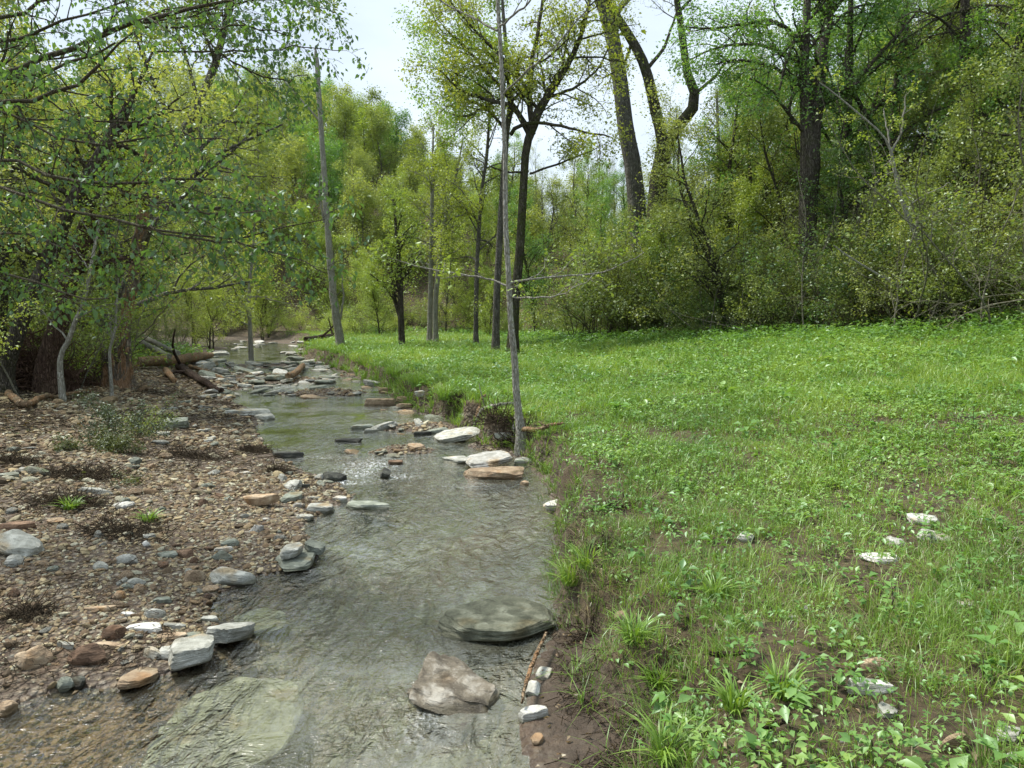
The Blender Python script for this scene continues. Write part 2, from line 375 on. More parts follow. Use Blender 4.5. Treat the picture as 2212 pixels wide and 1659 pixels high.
def m_bark(name, dark, light, moss=0., scale=1., sheet=0.):
    s = NT(name); P = s.obj()
    v = s.mapping(P, (1, 1, .16)); n = s.noise(16 * scale, 6, .7, v, .6); n2 = s.noise(2.1 * scale, 4, .6, P)
    vv = s.vor(26 * scale, s.mapping(P, (1, 1, .22)), 'DISTANCE_TO_EDGE').outputs[0]
    c = s.ramp(n, [(.36, dark), (.52, tuple((a + b) / 2 for a, b in zip(dark, light))), (.64, light)])
    c = s.mix(s.smooth(vv, .16, .02), c, s.mix(.75, c, dark))
    c = s.mix(s.smooth(n2, .55, .7), c, s.mix(.5, c, light))
    if moss:
        c = s.mix(s.math('MULTIPLY', s.smooth(s.noise(3.5, 5, .65, P), .46, .62), moss), c, (.07, .085, .025))
    if sheet:
        c = s.mix(s.math('MULTIPLY', s.smooth(s.noise(2.6, 5, .65, s.mapping(P, (1, 1, .45)), .7), .46, .54), sheet), c, (.42, .22, .10))
    return s.done(s.bsdf(c, .9, s.bump(s.math('ADD', n, s.smooth(vv, .0, .25)), .035 / scale, 1.), .15))

def m_leaf(name, cols, trans=.38, vary=.5):
    """cols: three tints; per-leaf 'tint' and per-tree random shift them"""
    s = NT(name); a = s.attr('tint').outputs['Fac']; oi = s.n('ShaderNodeObjectInfo').outputs['Random']
    n = s.noise(.55, 2, .5, s.pos())
    f = s.math('ADD', s.math('MULTIPLY', a, .45), s.math('ADD', s.math('MULTIPLY', s.math('SUBTRACT', oi, .5), vary), s.math('MULTIPLY', n, .55)))
    c = s.ramp(f, [(.12, cols[0]), (.45, cols[1]), (.85, cols[2])])
    d = s.n('ShaderNodeBsdfDiffuse'); s.set(d.inputs[0], c)
    t = s.n('ShaderNodeBsdfTranslucent'); s.set(t.inputs[0], s.mix(1., c, (1.25, 1.25, .55), 'MULTIPLY'))
    m = s.n('ShaderNodeMixShader', i_0=trans); s.set(m.inputs[1], d); s.set(m.inputs[2], t)
    g = s.n('ShaderNodeBsdfGlossy', i_Roughness=.42); s.set(g.inputs[0], (.8, .9, .9))
    m2 = s.n('ShaderNodeMixShader', i_0=.05); s.set(m2.inputs[1], m); s.set(m2.inputs[2], g)
    return s.done(m2.outputs[0])

M = {}
M['ground'] = m_ground(); M['water'] = m_water(); M['pebbles'] = m_pebbles()
M['pale'] = m_rock('pale_limestone', ((.20, .20, .165), (.36, .36, .31), (.54, .54, .48)))
M['green'] = m_rock('grey_green_stone', ((.13, .145, .115), (.23, .25, .20), (.34, .36, .30)))
M['tan'] = m_rock('tan_stone', ((.20, .14, .085), (.38, .28, .18), (.52, .42, .29)))
M['brown'] = m_rock('brown_stone', ((.08, .05, .032), (.17, .105, .065), (.27, .18, .115)))
M['dark'] = m_rock('dark_wet_stone', ((.025, .026, .022), (.06, .062, .052), (.115, .12, .095)))
M['white'] = m_rock('white_stone', ((.30, .295, .25), (.52, .51, .46), (.70, .69, .64)))
M['slab'] = m_rock('olive_slab_stone', ((.06, .065, .042), (.155, .16, .11), (.31, .32, .235)), scale=1.7)
M['boulder'] = m_rock('streaked_boulder_stone', ((.07, .058, .042), (.22, .19, .14), (.50, .47, .40)), scale=1.7)
M['sunken'] = m_rock('sunken_pale_stone', ((.15, .15, .10), (.30, .305, .215), (.46, .465, .36)), wetline=False)
M['mossy'] = m_rock('mossy_stone', ((.12, .12, .09), (.21, .21, .16), (.31, .31, .25)), mossy=.9)
M['b_dark'] = m_bark('dark_bark', (.045, .038, .03), (.20, .175, .145), .3)
M['b_grey'] = m_bark('grey_bark', (.09, .082, .07), (.30, .285, .25), .15)
M['b_pale'] = m_bark('pale_bark', (.27, .26, .21), (.60, .58, .51), .12, 1.4)
M['b_moss'] = m_bark('mossy_bark', (.045, .04, .028), (.17, .155, .115), .75)
M['b_brown'] = m_bark('brown_bark', (.04, .026, .02), (.14, .095, .072), .1)
M['b_red'] = m_bark('red_brown_bark', (.06, .036, .026), (.20, .135, .10), .1)
M['b_dead'] = m_bark('dead_wood', (.12, .095, .07), (.36, .31, .24), .0, 1., .55)
M['b_log'] = m_bark('log_wood', (.18, .12, .07), (.55, .43, .28), .0, 1., .45)
M['b_twig'] = m_bark('twig_bark', (.07, .06, .04), (.22, .195, .13), .25, 3.)
M['b_ptwig'] = m_bark('pale_twig_bark', (.22, .20, .13), (.48, .45, .33), .0, 3.)
M['l_olive'] = m_leaf('olive_spring_leaf', ((.14, .19, .055), (.25, .31, .085), (.40, .44, .14)), .46)
M['l_spring'] = m_leaf('bright_spring_leaf', ((.15, .19, .035), (.26, .32, .055), (.40, .42, .09)), .5)
M['l_green'] = m_leaf('fresh_green_leaf', ((.10, .21, .055), (.17, .32, .075), (.31, .44, .10)), .45)
M['l_lime'] = m_leaf('lime_leaf', ((.19, .28, .05), (.32, .42, .075), (.46, .53, .12)))
M['l_deep'] = m_leaf('deep_green_leaf', ((.07, .13, .04), (.13, .23, .06), (.23, .30, .07)), .42)
M['l_brown'] = m_leaf('brownish_olive_leaf', ((.12, .16, .055), (.22, .28, .08), (.37, .44, .12)), .42)
M['l_near'] = m_leaf('broad_canopy_leaf', ((.075, .15, .05), (.135, .245, .06), (.30, .36, .07)), .5)
M['l_conifer'] = m_leaf('conifer_needle', ((.045, .06, .022), (.09, .11, .035), (.15, .17, .05)), .25)
M['l_dark'] = m_leaf('dark_shrub_leaf', ((.035, .05, .022), (.065, .09, .038), (.11, .14, .055)), .25)
M['grass'] = m_leaf('grass_blade', ((.09, .165, .028), (.20, .335, .055), (.39, .51, .10)), .35, 0)
M['forb'] = m_leaf('forb_leaf', ((.08, .165, .045), (.16, .31, .07), (.34, .47, .12)), .35, 0)
M['dry'] = m_leaf('dry_leaf', ((.10, .055, .03), (.22, .15, .085), (.36, .29, .18)), .2, 0)
M['straw'] = m_leaf('straw', ((.16, .12, .06), (.27, .22, .12), (.40, .35, .2)), .2, 0)
M['b_stem'] = m_bark('slender_stem_bark', (.15, .14, .10), (.40, .38, .29), .1, 3.)
M['l_root'] = m_bark('red_root', (.10, .06, .04), (.32, .21, .15), 0, 3.)
M['root'] = m_bark('root_debris', (.045, .034, .022), (.17, .13, .082), 0, 3.)
# ------------------------------------------------------------------ ground and stream
V = np.stack([gx, gy, gz], -1).reshape(-1, 3)
me = mesh_np('terrain', V, idx_grid(len(GX), len(GY)), M['ground'], {'zones': ('POINT', 'FLOAT_COLOR', col.reshape(-1, 4))})
props(link('terrain', me), 'gravel bars, mud, meadow soil and wooded slopes along the creek', None, None, 'structure')

wx = np.concatenate([np.arange(-40, -8, .5), np.arange(-8, 2.2, .06)]); wy = np.concatenate([np.arange(1.0, 16, .06), grow_axis(16.0, 62, .07, 1.03)])
WX, WY = np.meshgrid(wx, wy); g_ = ground(WX, WY); dwt = sdist(WX, WY, WATER)
wet = (dwt < .35)
foam = np.zeros_like(WX); flow = .45 + 0 * WX
def spot(X, Y, rx, ry):
    c = at_z(X, Y, 0.); return np.exp(-(((WX - c[0]) / rx) ** 2 + ((WY - c[1]) / ry) ** 2))
for X, Y, rx, ry, k in [(800,1005,.45,.5,.7),(775,1022,.25,.3,.8),(848,1030,.28,.2,.7),(735,1042,.35,.16,.9),(700,988,.4,.15,.35),(620,838,.7,.7,.6),(575,822,1,.4,.3),(1000,1050,.5,.2,.15),
                        (1085,1392,.5,.07,.0),(905,1560,.1,.3,.3)]:
    foam = np.maximum(foam, k * spot(X, Y, rx, ry))
for X, Y, rx, ry, k in [(800,1015,1.1,1.3,1.),(1000,1080,1.,1.2,.3),(900,1230,.9,1.1,.35),(700,1300,.8,.8,.35),(650,920,1.3,2.0,-.12),(600,1480,1.2,1.,.2),(1000,1500,1.,1.,.25)]:
    flow = flow + k * spot(X, Y, rx, ry)
murk = .19 + .16 * fbm(WX * .7, WY * .4, seed=77) + .22 * sstep(8, 16, WY) - .24 * sstep(0, -.9, WX + 1.35) * sstep(7, 4.8, WY)
iz = idx_grid(len(wx), len(wy)); keep = wet.ravel()[iz].any(1)
zz = np.where(dwt < .35, .0, -.02)
me = mesh_np('water', np.stack([WX, WY, zz], -1).reshape(-1, 3), iz[keep], M['water'],
             {'flow': ('POINT', 'FLOAT', flow), 'foam': ('POINT', 'FLOAT', foam), 'murk': ('POINT', 'FLOAT', np.clip(murk, .03, .7))})
props(link('stream_water', me), 'shallow rippled creek water winding away through the valley', None, None, 'structure')
# ------------------------------------------------------------------ rocks
def ico(sub):
    import bmesh
    bm = bmesh.new(); bmesh.ops.create_icosphere(bm, subdivisions=sub, radius=1)
    v = np.array([x.co[:] for x in bm.verts]); f = np.array([[q.index for q in x.verts] for x in bm.faces]); bm.free()
    return v / np.linalg.norm(v, axis=1)[:, None], f
ICO = {k: ico(k) for k in (1, 2, 3, 4, 5)}
def rock_v(r, sub, dims, flat=0., nplanes=12, p=60, rough=.035, boxy=0., layered=0.):
    d, f = ICO[sub]
    n = r.normal(size=(nplanes, 3)); n[:, 2] *= (1 - flat * .8); n /= np.linalg.norm(n, axis=1)[:, None]
    h = r.uniform(.72, 1.02, nplanes)
    if flat or boxy:
        t = r.normal(scale=.06, size=2)
        n = np.vstack([n, [[t[0], t[1], 1], [0, 0, -1]]]); h = np.append(h, [.62 if flat else .8, .7])
    if boxy:
        a = r.uniform(0, .25); c, s_ = math.cos(a), math.sin(a)
        n = np.vstack([n, [[c, s_, .05], [-c, -s_, .1], [-s_, c, .05], [s_, -c, .1]]]); h = np.append(h, [.8, .82, .8, .84])
    n = n / np.linalg.norm(n, axis=1)[:, None]
    q = np.clip((d @ n.T) / h, 0, None)
    rad = (q ** p).sum(1) ** (-1 / p)
    v = d * np.minimum(rad, 1.25)[:, None]
    so = r.integers(1000)
    k = fbm(v[:, 0] * 1.7 + so, v[:, 1] * 1.7, v[:, 2] * 1.7, seed=5, oct=4)
    v = v * (1 + rough * 3.2 * k)[:, None]
    if layered:
        st = np.round(v[:, 2] * 5) / 5; e = vnoise(st * 9 + so, np.arctan2(d[:, 1], d[:, 0]) * 1.6, seed=8)
        v[:, :2] *= (1 + layered * e * (1 - np.clip(np.abs(d[:, 2]), 0, 1)))[:, None]
    return v * np.array(dims) / 2, f
ROT = {}
def stone(X, Y, wpx, hpx, mat, label, tf=.3, group=None, sub=3, boxy=0., flat=1., tilt=(0, 0), yaw=None, zoff=None, sink=.36, name='stone', layered=.06, rough=.03, seed=None, dfac=1., cat='stone', planes=9):
    """a stone seen wpx by hpx px large with its middle at (X, Y)"""
    r = np.random.default_rng(int(X * 7 + Y * 13) if seed is None else seed)
    p = on_ground(X, Y + hpx * .12)
    if p[2] < 0 or zoff is not None: p = at_z(X, Y + (hpx * .12 if zoff is None else 0), 0. if zoff is None else zoff)
    gz_ = max(p[2], 0. if zoff is None else -9)
    dist = math.hypot(p[1], CAM_H - gz_); wm = wpx / FPX * dist
    se = (CAM_H - gz_) / math.hypot(p[1], CAM_H - gz_)
    th = tf * wm
    dp = (hpx / FPX * dist - th * .8) / se
    dp = float(np.clip(dp, .35 * wm, 1.5 * wm)) * dfac
    v, f = rock_v(r, sub, (wm * 1.08, dp * 1.08, th * 1.25), flat=flat, boxy=boxy, layered=layered, rough=rough, nplanes=planes)
    me = mesh_np(name, v, f, M[mat], smooth=True, sharp=.38)
    z = (gz_ + th * (.5 - sink)) if zoff is None else zoff
    nm = name if name != 'stone' else next((k_ for w_, k_ in (('slab', 'flat_stone'), ('boulder', 'boulder'), ('block', 'squared_stone'), ('cobble', 'cobble')) if w_ in label), 'stone')
    o = link(nm, me, loc=(p[0], p[1], z), rot=(tilt[0], tilt[1], r.uniform(-.3, .3) if yaw is None else yaw))
    props(o, label, cat, group)
    return o
R_ = math.radians
# gravel bar side, near stones
stone(38,1188,104,46,'pale','long pale slab lying tilted on mud at the gravel bar edge of the picture',.24,sub=4,tilt=(.0,.36),sink=-.1,yaw=-.25,boxy=.6)
stone(32,1216,36,28,'pale','pale round cobble just under the tilted long slab',.6,flat=0)
stone(645,1213,78,46,'green','flat dark grey green slab under the pale blocky stone at the water edge',.2,sub=4,sink=.1)
stone(632,1188,44,44,'pale','blocky pale stone standing on a flat slab at the water edge',.5,sub=4,boxy=1,zoff=.12,yaw=-.2)
stone(679,1181,50,28,'green','dark grey wedge stone leaning beside the blocky pale stone',.4,zoff=.09,boxy=.5,tilt=(0,.25))
stone(502,1251,70,42,'pale','pale grey rounded boulder at the waterline below the gravel bar',.45,sub=4,flat=0,tilt=(0,.2))
stone(418,1249,38,34,'tan','tan angular lump of rock beside the pale waterline boulder',.7,flat=0)
stone(365,1200,44,18,'green','flat greenish stone beside a brown wedge on the gravel',.3)
stone(402,1197,30,24,'brown','brown wedge stone touching a flat greenish stone',.6,flat=0,tilt=(0,.4))
stone(497,1176,28,18,'green','small blue grey stone stacked against a white one on the gravel bar',.6,flat=0)
stone(487,1190,34,16,'white','small white flat stone in front of the blue grey one',.4)
stone(477,1206,36,22,'green','round grey green cobble in front of the small white flat stone',.6,flat=0)
stone(323,1159,28,17,'pale','small pale stone near the brown soil of the gravel bar',.5)
stone(317,1179,15,13,'white','tiny white round stone on brown gravel',.8,flat=0)
stone(220,1225,27,20,'pale','small pale blue grey cobble alone on fine gravel',.6,flat=0)
stone(274,1211,38,22,'pale','pale rounded stone beside a small bluish square one',.5,flat=0)
stone(292,1265,34,24,'pale','pale grey cobble with a smaller grey one touching it',.6,flat=0)
stone(274,1272,21,15,'green','small grey cobble touching the pale grey cobble',.6,flat=0)
stone(258,1291,20,20,'tan','small cream round pebble stone on red gravel',.8,flat=0)
stone(352,1297,37,20,'green','flat grey kite shaped stone on red gravel',.4)
stone(217,1319,54,18,'tan','long narrow tan slab lying on the red gravel',.25)
stone(320,1357,64,29,'white','pale oval flat stone among gravel near the water',.28,sub=4)
stone(275,1329,34,11,'white','thin whitish stone above the pale oval flat stone',.3)
stone(331,1329,36,23,'pale','pinkish pale stone behind the oval flat stone',.5,flat=0)
stone(375,1357,40,20,'pale','pale green wedge next to the oval flat stone',.4)
stone(373,1374,48,20,'tan','flat brown tan stone in front of the pale green wedge',.25)
stone(452,1341,42,16,'pale','flat pale stone near the water behind the big leaning block',.35)
stone(503,1370,72,78,'pale','big pale leaning block at the water edge with a slab at its side',.5,sub=4,boxy=.8,tilt=(-.25,-.1),yaw=-.3,sink=.1)
stone(474,1384,30,50,'pale','thin pale slab propped against the big leaning block',.35,boxy=.6,tilt=(-.2,.6),yaw=-.4)
stone(418,1429,100,74,'pale','biggest pale block of the near shore with a notch on top, half in the water',.42,sub=4,boxy=1,yaw=.42,sink=.05)
stone(371,1410,38,34,'pale','grey white cobble beside the biggest pale block',.6,flat=0)
stone(331,1417,38,26,'pale','mottled cobble with a dark rim in the row at the water edge',.55,flat=0)
stone(303,1463,62,74,'tan','wet tan slab sliding into the shallow brown water',.3,sub=4,boxy=.7,yaw=-.25,tilt=(-.15,0))
stone(238,1396,62,18,'tan','long grey tan slab lying behind the wet sliding slab',.22,tilt=(0,.12))
stone(73,1429,50,48,'tan','knobbly tan rock alone among cobbles near the brown pool',.7,sub=4,flat=0,rough=.06)
stone(197,1423,56,46,'brown','rough brown rock larger than the gravel round it',.7,sub=4,flat=0,rough=.07)
stone(248,1375,40,32,'brown','dark brown broken rock upslope of the rough brown rock',.7,flat=0,rough=.06)
stone(168,1476,36,26,'dark','black wet cobble at the edge of the brown pool',.6,flat=0)
stone(142,1485,38,28,'green','grey green wet cobble beside the black one',.6,flat=0)
stone(143,1399,36,20,'pale','pale angular stone beside a dark upright chip',.5)
stone(413,1376,46,17,'green','flat blue grey stone between the wedge and the leaning block',.3)
stone(417,1389,48,18,'dark','dark wet flat stone under the blue grey flat stone',.3)
stone(12,1533,34,34,'tan','yellow cream boulder cut by the picture corner of the brown pool',.7,flat=0)
stone(560,1090,66,26,'tan','cream flat oval stone with dark shadow under it, mid gravel bar',.35,sub=4,sink=-.05)
stone(693,1100,62,30,'pale','grey flat stone overhanging a dark gap by the stream bend',.35,sub=4,boxy=.5)
stone(798,1093,90,26,'green','grey green flat boulder lying into the stream at the bend',.22,sub=4)
stone(735,1080,36,16,'white','small white stones block behind the green flat boulder',.4)
stone(660,1119,40,18,'pale','pale flat stone below the grey overhanging one',.35)
stone(376,919,68,32,'green','square grey block sitting beside the dark bush',.45,sub=4,boxy=1)
stone(352,938,34,12,'pale','thin pale slab in front of the square grey block',.3)
stone(535,893,104,24,'pale','long pale slab running along the far bank edge of the pool',.2,sub=4,boxy=.4)
stone(573,903,46,20,'pale','pale wedge stone at the end of the long pool slab',.4)
stone(620,985,60,20,'dark','long dark wet rock at the head of the little rapid',.35,sub=4)
stone(207,1063,60,16,'pale','pale narrow slab on brown debris of the upper gravel bar',.3,tilt=(0,.1))
stone(266,1093,38,20,'white','pair-like white stone on brown debris lower than the narrow slab',.4)
stone(343,958,36,15,'pale','pale stone in dark debris below the square grey block',.4)
stone(22,1030,44,20,'green','grey green flat stone partly buried near the wood edge',.4)
stone(80,1022,54,20,'mossy','mossy low boulder near the wood edge',.4,flat=0)
stone(40,1137,70,20,'brown','pinkish brown slab with lines above the tilted long slab',.3)
stone(635,1050,36,26,'pale','pale triangular stone near the debris edge of the bar',.5,flat=0)
stone(632,1073,40,30,'green','greenish square stone at the rapid side of the bar',.4)
stone(658,1052,24,12,'dark','small dark stone beside the rapid',.5)
# in the stream
stone(722,1034,48,24,'dark','black wet rock with water curling round it in the rapid',.5,sub=4,flat=0)
stone(833,1024,22,24,'dark','small dark wedge standing upright in the rapid',.9,boxy=1,tilt=(.2,.3),zoff=.05)
stone(756,952,50,13,'dark','thin dark wet slab just above the rapid',.25)
stone(777,924,44,16,'green','grey stone behind the thin dark slab upstream of the rapid',.35)
stone(826,922,60,24,'pale','pale pointed slab tilted up by the gravel spit',.3,tilt=(0,-.3))
stone(800,932,34,12,'pale','small pale stone in front of the tilted pointed slab',.4)
stone(822,872,74,24,'tan','cracked tan slab, largest of the row below the grassy bank',.35,sub=4,boxy=1)
stone(880,866,52,18,'tan','tan slab resting against the cracked one under the bank',.3,boxy=.5)
stone(862,856,32,13,'tan','small tan block behind the cracked slab row',.5)
stone(874,880,40,11,'tan','thin tan stone in front of the row under the bank',.3)
stone(910,858,30,12,'pale','grey small stone at the bank end of the tan row',.5)
stone(808,833,52,14,'pale','pale flat slab under the overhanging grass tussocks',.3,tilt=(0,.15))
stone(838,843,44,11,'tan','flat tan slab next to the pale one under the tussocks',.3)
stone(910,938,36,14,'dark','dark wet stone on the spit beside a big pinkish slab',.4)
stone(945,934,46,18,'green','dark grey stone leaning on the pinkish slab',.4,tilt=(0,-.2))
stone(978,943,88,30,'pale','big pinkish pale slab tilted on the gravel spit',.16,sub=4,tilt=(0,-.18),yaw=.2,sink=0)
stone(1057,990,104,36,'white','big pale slab near the foot of the slim tree, upper one of two',.14,sub=4,zoff=.11,tilt=(0,-.06),yaw=.12,boxy=.4)
stone(992,994,58,22,'pale','pale slab end poking out beside the upper big slab',.25,tilt=(0,.05))
stone(1072,1024,148,34,'tan','largest tan slab below the slim tree, lower one of two',.14,sub=4,boxy=.9,sink=.15)
stone(1127,1000,38,18,'pale','small pale rock between the big slabs and the muddy bank',.5,flat=0)
stone(1133,1046,18,11,'tan','tiny tan stone in the water in front of the lower big slab',.6,flat=0)
stone(1088,943,42,14,'pale','pale stone lying beside the roots of the slim tree',.4)
stone(1209,1092,56,24,'white','white wedge stone stuck out of the muddy bank over the water',.35,zoff=.07,tilt=(.1,-.1))
stone(855,1000,34,16,'brown','low brown stone at the tail of the gravel island',.4)
stone(1078,1338,252,106,'slab','huge round olive slab lying flat in the stream near the bank',.14,sub=5,flat=1,zoff=.045,planes=34,layered=.05,rough=.022,dfac=1.,tilt=(.0,0),yaw=.15)
stone(952,1330,130,60,'sunken','smaller olive ledge under water beside the huge round slab',.1,sub=4,zoff=-.03)
stone(962,1496,135,145,'boulder','whitish brown boulder with a jagged dark side breaking the water',.5,sub=5,flat=.15,zoff=.0,rough=.09,yaw=.6,tilt=(.1,.1),layered=.12,planes=9,seed=5)
stone(505,1570,270,220,'sunken','big pale flat slab lying just under the near water',.12,sub=5,zoff=-.05,planes=26,yaw=.35,rough=.05)
stone(395,1600,110,140,'sunken','tan slab under water touching the big pale sunken slab',.16,sub=4,zoff=-.06,yaw=.3)
stone(560,1340,100,50,'sunken','sunken grey ledge beyond the leaning block',.1,sub=4,zoff=-.05)
# meadow side stones
stone(1153,1546,64,38,'white','white brick-like block at the water edge of the muddy bank',.45,boxy=1,sub=4)
stone(1174,1452,34,56,'pale','flaking white stone standing on the mud slope above the white block',.4,boxy=.5)
stone(1150,1490,38,34,'white','speckled white stone beside the driftwood splinter',.4)
stone(1995,1123,66,30,'white','white flat stone at the top of the cluster in the grass',.3)
stone(2018,1160,52,46,'white','white triangular stone with cracks in the grass cluster',.35,planes=5)
stone(1936,1172,32,28,'white','small white stone in the grass beside dry leaves',.5)
stone(1904,1206,70,32,'white','long white wedge at the bottom of the cluster in the grass',.3,planes=5)
stone(1612,1162,36,24,'white','pale stone half hidden in the grass away from the cluster',.5)
stone(2083,1308,36,26,'white','small white slab amid broad weeds near the picture edge',.4)
stone(1715,1339,22,10,'white','tiny white chip in the thin grass',.4)
stone(1888,1447,54,38,'tan','tan rounded rock behind the square white rock',.6,flat=0)
stone(1879,1494,88,40,'white','square white rock, largest one in the near grass',.4,boxy=1,sub=4)
stone(1916,1540,36,36,'pale','pale rock lying below the square white rock',.5)
stone(2176,1592,58,36,'white','bright white slab near the bottom corner of the grass',.35)
stone(2066,1617,60,34,'tan','orange tan rounded rock in the near grass',.6,flat=0)
stone(2200,1640,36,34,'white','white rock cut by the bottom corner',.5)
stone(2146,1387,32,18,'tan','small tan rock amid broad leaved weeds',.5,flat=0)
stone(2098,1426,38,18,'tan','low tan stone in bare soil beside weeds',.4,flat=0)
stone(1160,1600,26,26,'tan','small yellowish stone in the muddy bank by the water',.6,flat=0)
stone(1345,1345,26,24,'tan','small tan stone in bare soil above the huge slab',.6,flat=0)

# loose stones: individual copies of a few shapes
r2 = np.random.default_rng(11)
PROT = {}
for mt in ('pale', 'green', 'tan', 'white', 'brown'):
    PROT[mt] = [mesh_np('stone', *rock_v(r2, 3, (1, r2.uniform(.6, .9), r2.uniform(.22, .34) if i < 2 else r2.uniform(.5, .7)), flat=1. if i < 2 else 0., layered=.05), M[mt], None, True, .38) for i in range(4)]
def loose(n, region, mats, wpx, group, label, flatonly=False, zr=None, name='loose_stone', seed=1):
    r = np.random.default_rng(seed); k = 0; tries = 0; pts = []
    while k < n and tries < n * 12:
        tries += 1
        X = r.uniform(region[0], region[2]); Y = r.uniform(region[1], region[3])
        p = on_ground(X, Y, 60)
        dw = float(sdist(p[0], p[1], WATER)); dl = float(dlow(p[0], p[1]))
        if zr == 'bar' and (dw < .05 or dl > -.5 or p[0] > 0): continue
        if zr == 'riffle' and (dl > -.1 or p[2] < (-.18 if seed != 14 else -.13)): continue
        if zr == 'meadow' and dl < .2: continue
        dist = math.hypot(p[1], CAM_H)
        wm = r.uniform(*wpx) / FPX * dist
        if any((p[0] - q[0]) ** 2 + (p[1] - q[1]) ** 2 < (.45 * (wm + q[2])) ** 2 for q in pts): continue
        mt = mats[r.integers(len(mats))]; me = PROT[mt][r.integers(2 if flatonly else 4)]
        z = max(p[2], -.03) + wm * .06
        o = link(name, me, loc=(p[0], p[1], z), rot=(r.normal(0, .12), r.normal(0, .12), r.uniform(0, 6.28)), scale=(wm, wm * r.uniform(.8, 1.1), wm * r.uniform(.7, 1.1)))
        adj = {'pale': 'pale grey', 'green': 'grey green', 'tan': 'tan', 'white': 'whitish', 'brown': 'brown'}[mt]
        props(o, label.format(adj), 'stone', group.format(adj)); pts.append((p[0], p[1], wm)); k += 1
loose(104, (435, 762, 720, 862), ['pale', 'pale', 'white', 'pale', 'green'], (22, 60), '{} flat stones in the far riffle', 'one of the {} flat stones crowding the far shallow riffle', True, 'riffle', seed=3)
loose(16, (690, 796, 900, 900), ['pale', 'tan'], (14, 34), '{} stones off the tussock bank', '{} flat stone in shallow water off the tussock bank', True, 'riffle', seed=4)
loose(20, (640, 868, 1000, 990), ['pale', 'green', 'tan'], (20, 56), '{} ledges by the gravel spit', 'flat {} ledge in the shallows by the gravel spit', True, 'riffle', seed=14)
loose(48, (0, 960, 560, 1240), ['pale', 'green', 'brown', 'tan'], (16, 36), '{} stones strewn over the upper gravel bar', '{} stone strewn over the upper gravel bar', False, 'bar', seed=5)
loose(36, (0, 1200, 470, 1470), ['pale', 'tan', 'brown', 'tan'], (15, 34), '{} stones in the red gravel near the pool', '{} small stone in the red gravel near the pool', False, 'bar', seed=6)
loose(22, (520, 1020, 800, 1170), ['pale', 'green', 'white', 'tan'], (16, 40), '{} stones on the bar beside the rapid', '{} stone on the bar beside the rapid', False, 'bar', seed=7)
loose(26, (330, 860, 560, 960), ['pale', 'tan', 'green'], (14, 34), '{} stones between the bush and the pool', '{} stone between the dark bush and the pool', True, 'bar', seed=8)
loose(22, (1500, 1100, 2212, 1659), ['white', 'tan', 'pale'], (9, 20), '{} pebbles scattered in the meadow grass', 'little {} stone scattered in the meadow grass', False, 'meadow', seed=9)
loose(20, (480, 738, 660, 765), ['pale', 'white'], (12, 30), '{} rocks on the far shore', '{} rock on the far shore below the trees', True, None, seed=10)

# gravel: thousands of pebbles nobody could count
def scatter_mesh(name, base, pos, sc, rot, mat, tint, smooth=True, tilt=None):
    bv, bf = base; n = len(pos)
    c, s_ = np.cos(rot), np.sin(rot)
    q = bv[None] * sc[:, None, :] if sc.ndim == 2 else bv[None] * sc[:, None, None]
    x = q[..., 0] * c[:, None] - q[..., 1] * s_[:, None]; y = q[..., 0] * s_[:, None] + q[..., 1] * c[:, None]
    z = q[..., 2]
    if tilt is not None: z = z + x * tilt[:, 0:1] + y * tilt[:, 1:2]
    v = np.stack([x, y, z], -1) + pos[:, None, :]
    f = bf[None] + (np.arange(n) * len(bv))[:, None, None]
    return mesh_np(name, v.reshape(-1, 3), f.reshape(-1, bf.shape[1]), mat, {'tint': ('FACE', 'FLOAT', np.repeat(tint, len(bf)))}, smooth)
def polar_points(r, n, rmin, rmax, a0, a1, pw):
    """points spread round the viewer, thinning with distance"""
    u = r.uniform(0, 1, n); a = r.uniform(R_(a0), R_(a1), n)
    e = 2 - pw
    rr = (rmin ** e + u * (rmax ** e - rmin ** e)) ** (1 / e)
    return rr * np.sin(a), rr * np.cos(a), rr
r = np.random.default_rng(5)
px_, py_, rr_ = polar_points(r, 120000, 2.6, 30, -58, 12, 1.75)
dw = sdist(px_, py_, WATER); dl = dlow(px_, py_); gzz = ground(px_, py_)
nn = fbm(px_ * .8, py_ * .8, seed=21)
dens = np.where(dl < -.3, 1., 0.) * np.where(dw > 0, np.clip(1.15 - 3.2 * np.maximum(nn + .02, 0) - .07 * np.maximum(dw - 3, 0), .12, 1), np.where(gzz > -.02, .9, .22)) * np.where((dl > -1.2) & (py_ < 7.5), .0, 1) * (dw < 9)
k = r.uniform(size=len(px_)) < dens
px_, py_, rr_, gzz, dw = px_[k], py_[k], rr_[k], gzz[k], dw[k]
size = np.clip(r.lognormal(math.log(.027), .45, len(px_)), .014, .11) * np.clip(rr_ / 7, .85, 2.2)
for t in range(3):
    sel = (np.arange(len(px_)) % 3) == t
    base = rock_v(np.random.default_rng(40 + t), 1 if t < 2 else 2, (1, [.75, .6, .85][t], [.5, .35, .55][t]), nplanes=7, p=40, rough=.05)
    n = sel.sum(); s3 = size[sel][:, None] * r.uniform(.75, 1.2, (n, 3))
    if t == 2: s3 = s3 * 1.15
    tint = np.clip(r.uniform(0, 1, n) ** 1.15 * .97, 0, 1)
    me = scatter_mesh('gravel', base, np.stack([px_[sel], py_[sel], gzz[sel] + s3[:, 2] * .04], -1), s3, r.uniform(0, 6.28, n), M['pebbles'], tint, False, r.normal(0, .22, (n, 2)))
    props(link('gravel', me), ['angular red brown gravel covering the bar', 'flat chips of gravel covering the bar', 'rounded gravel covering the bar'][t], 'gravel', None, 'stuff')
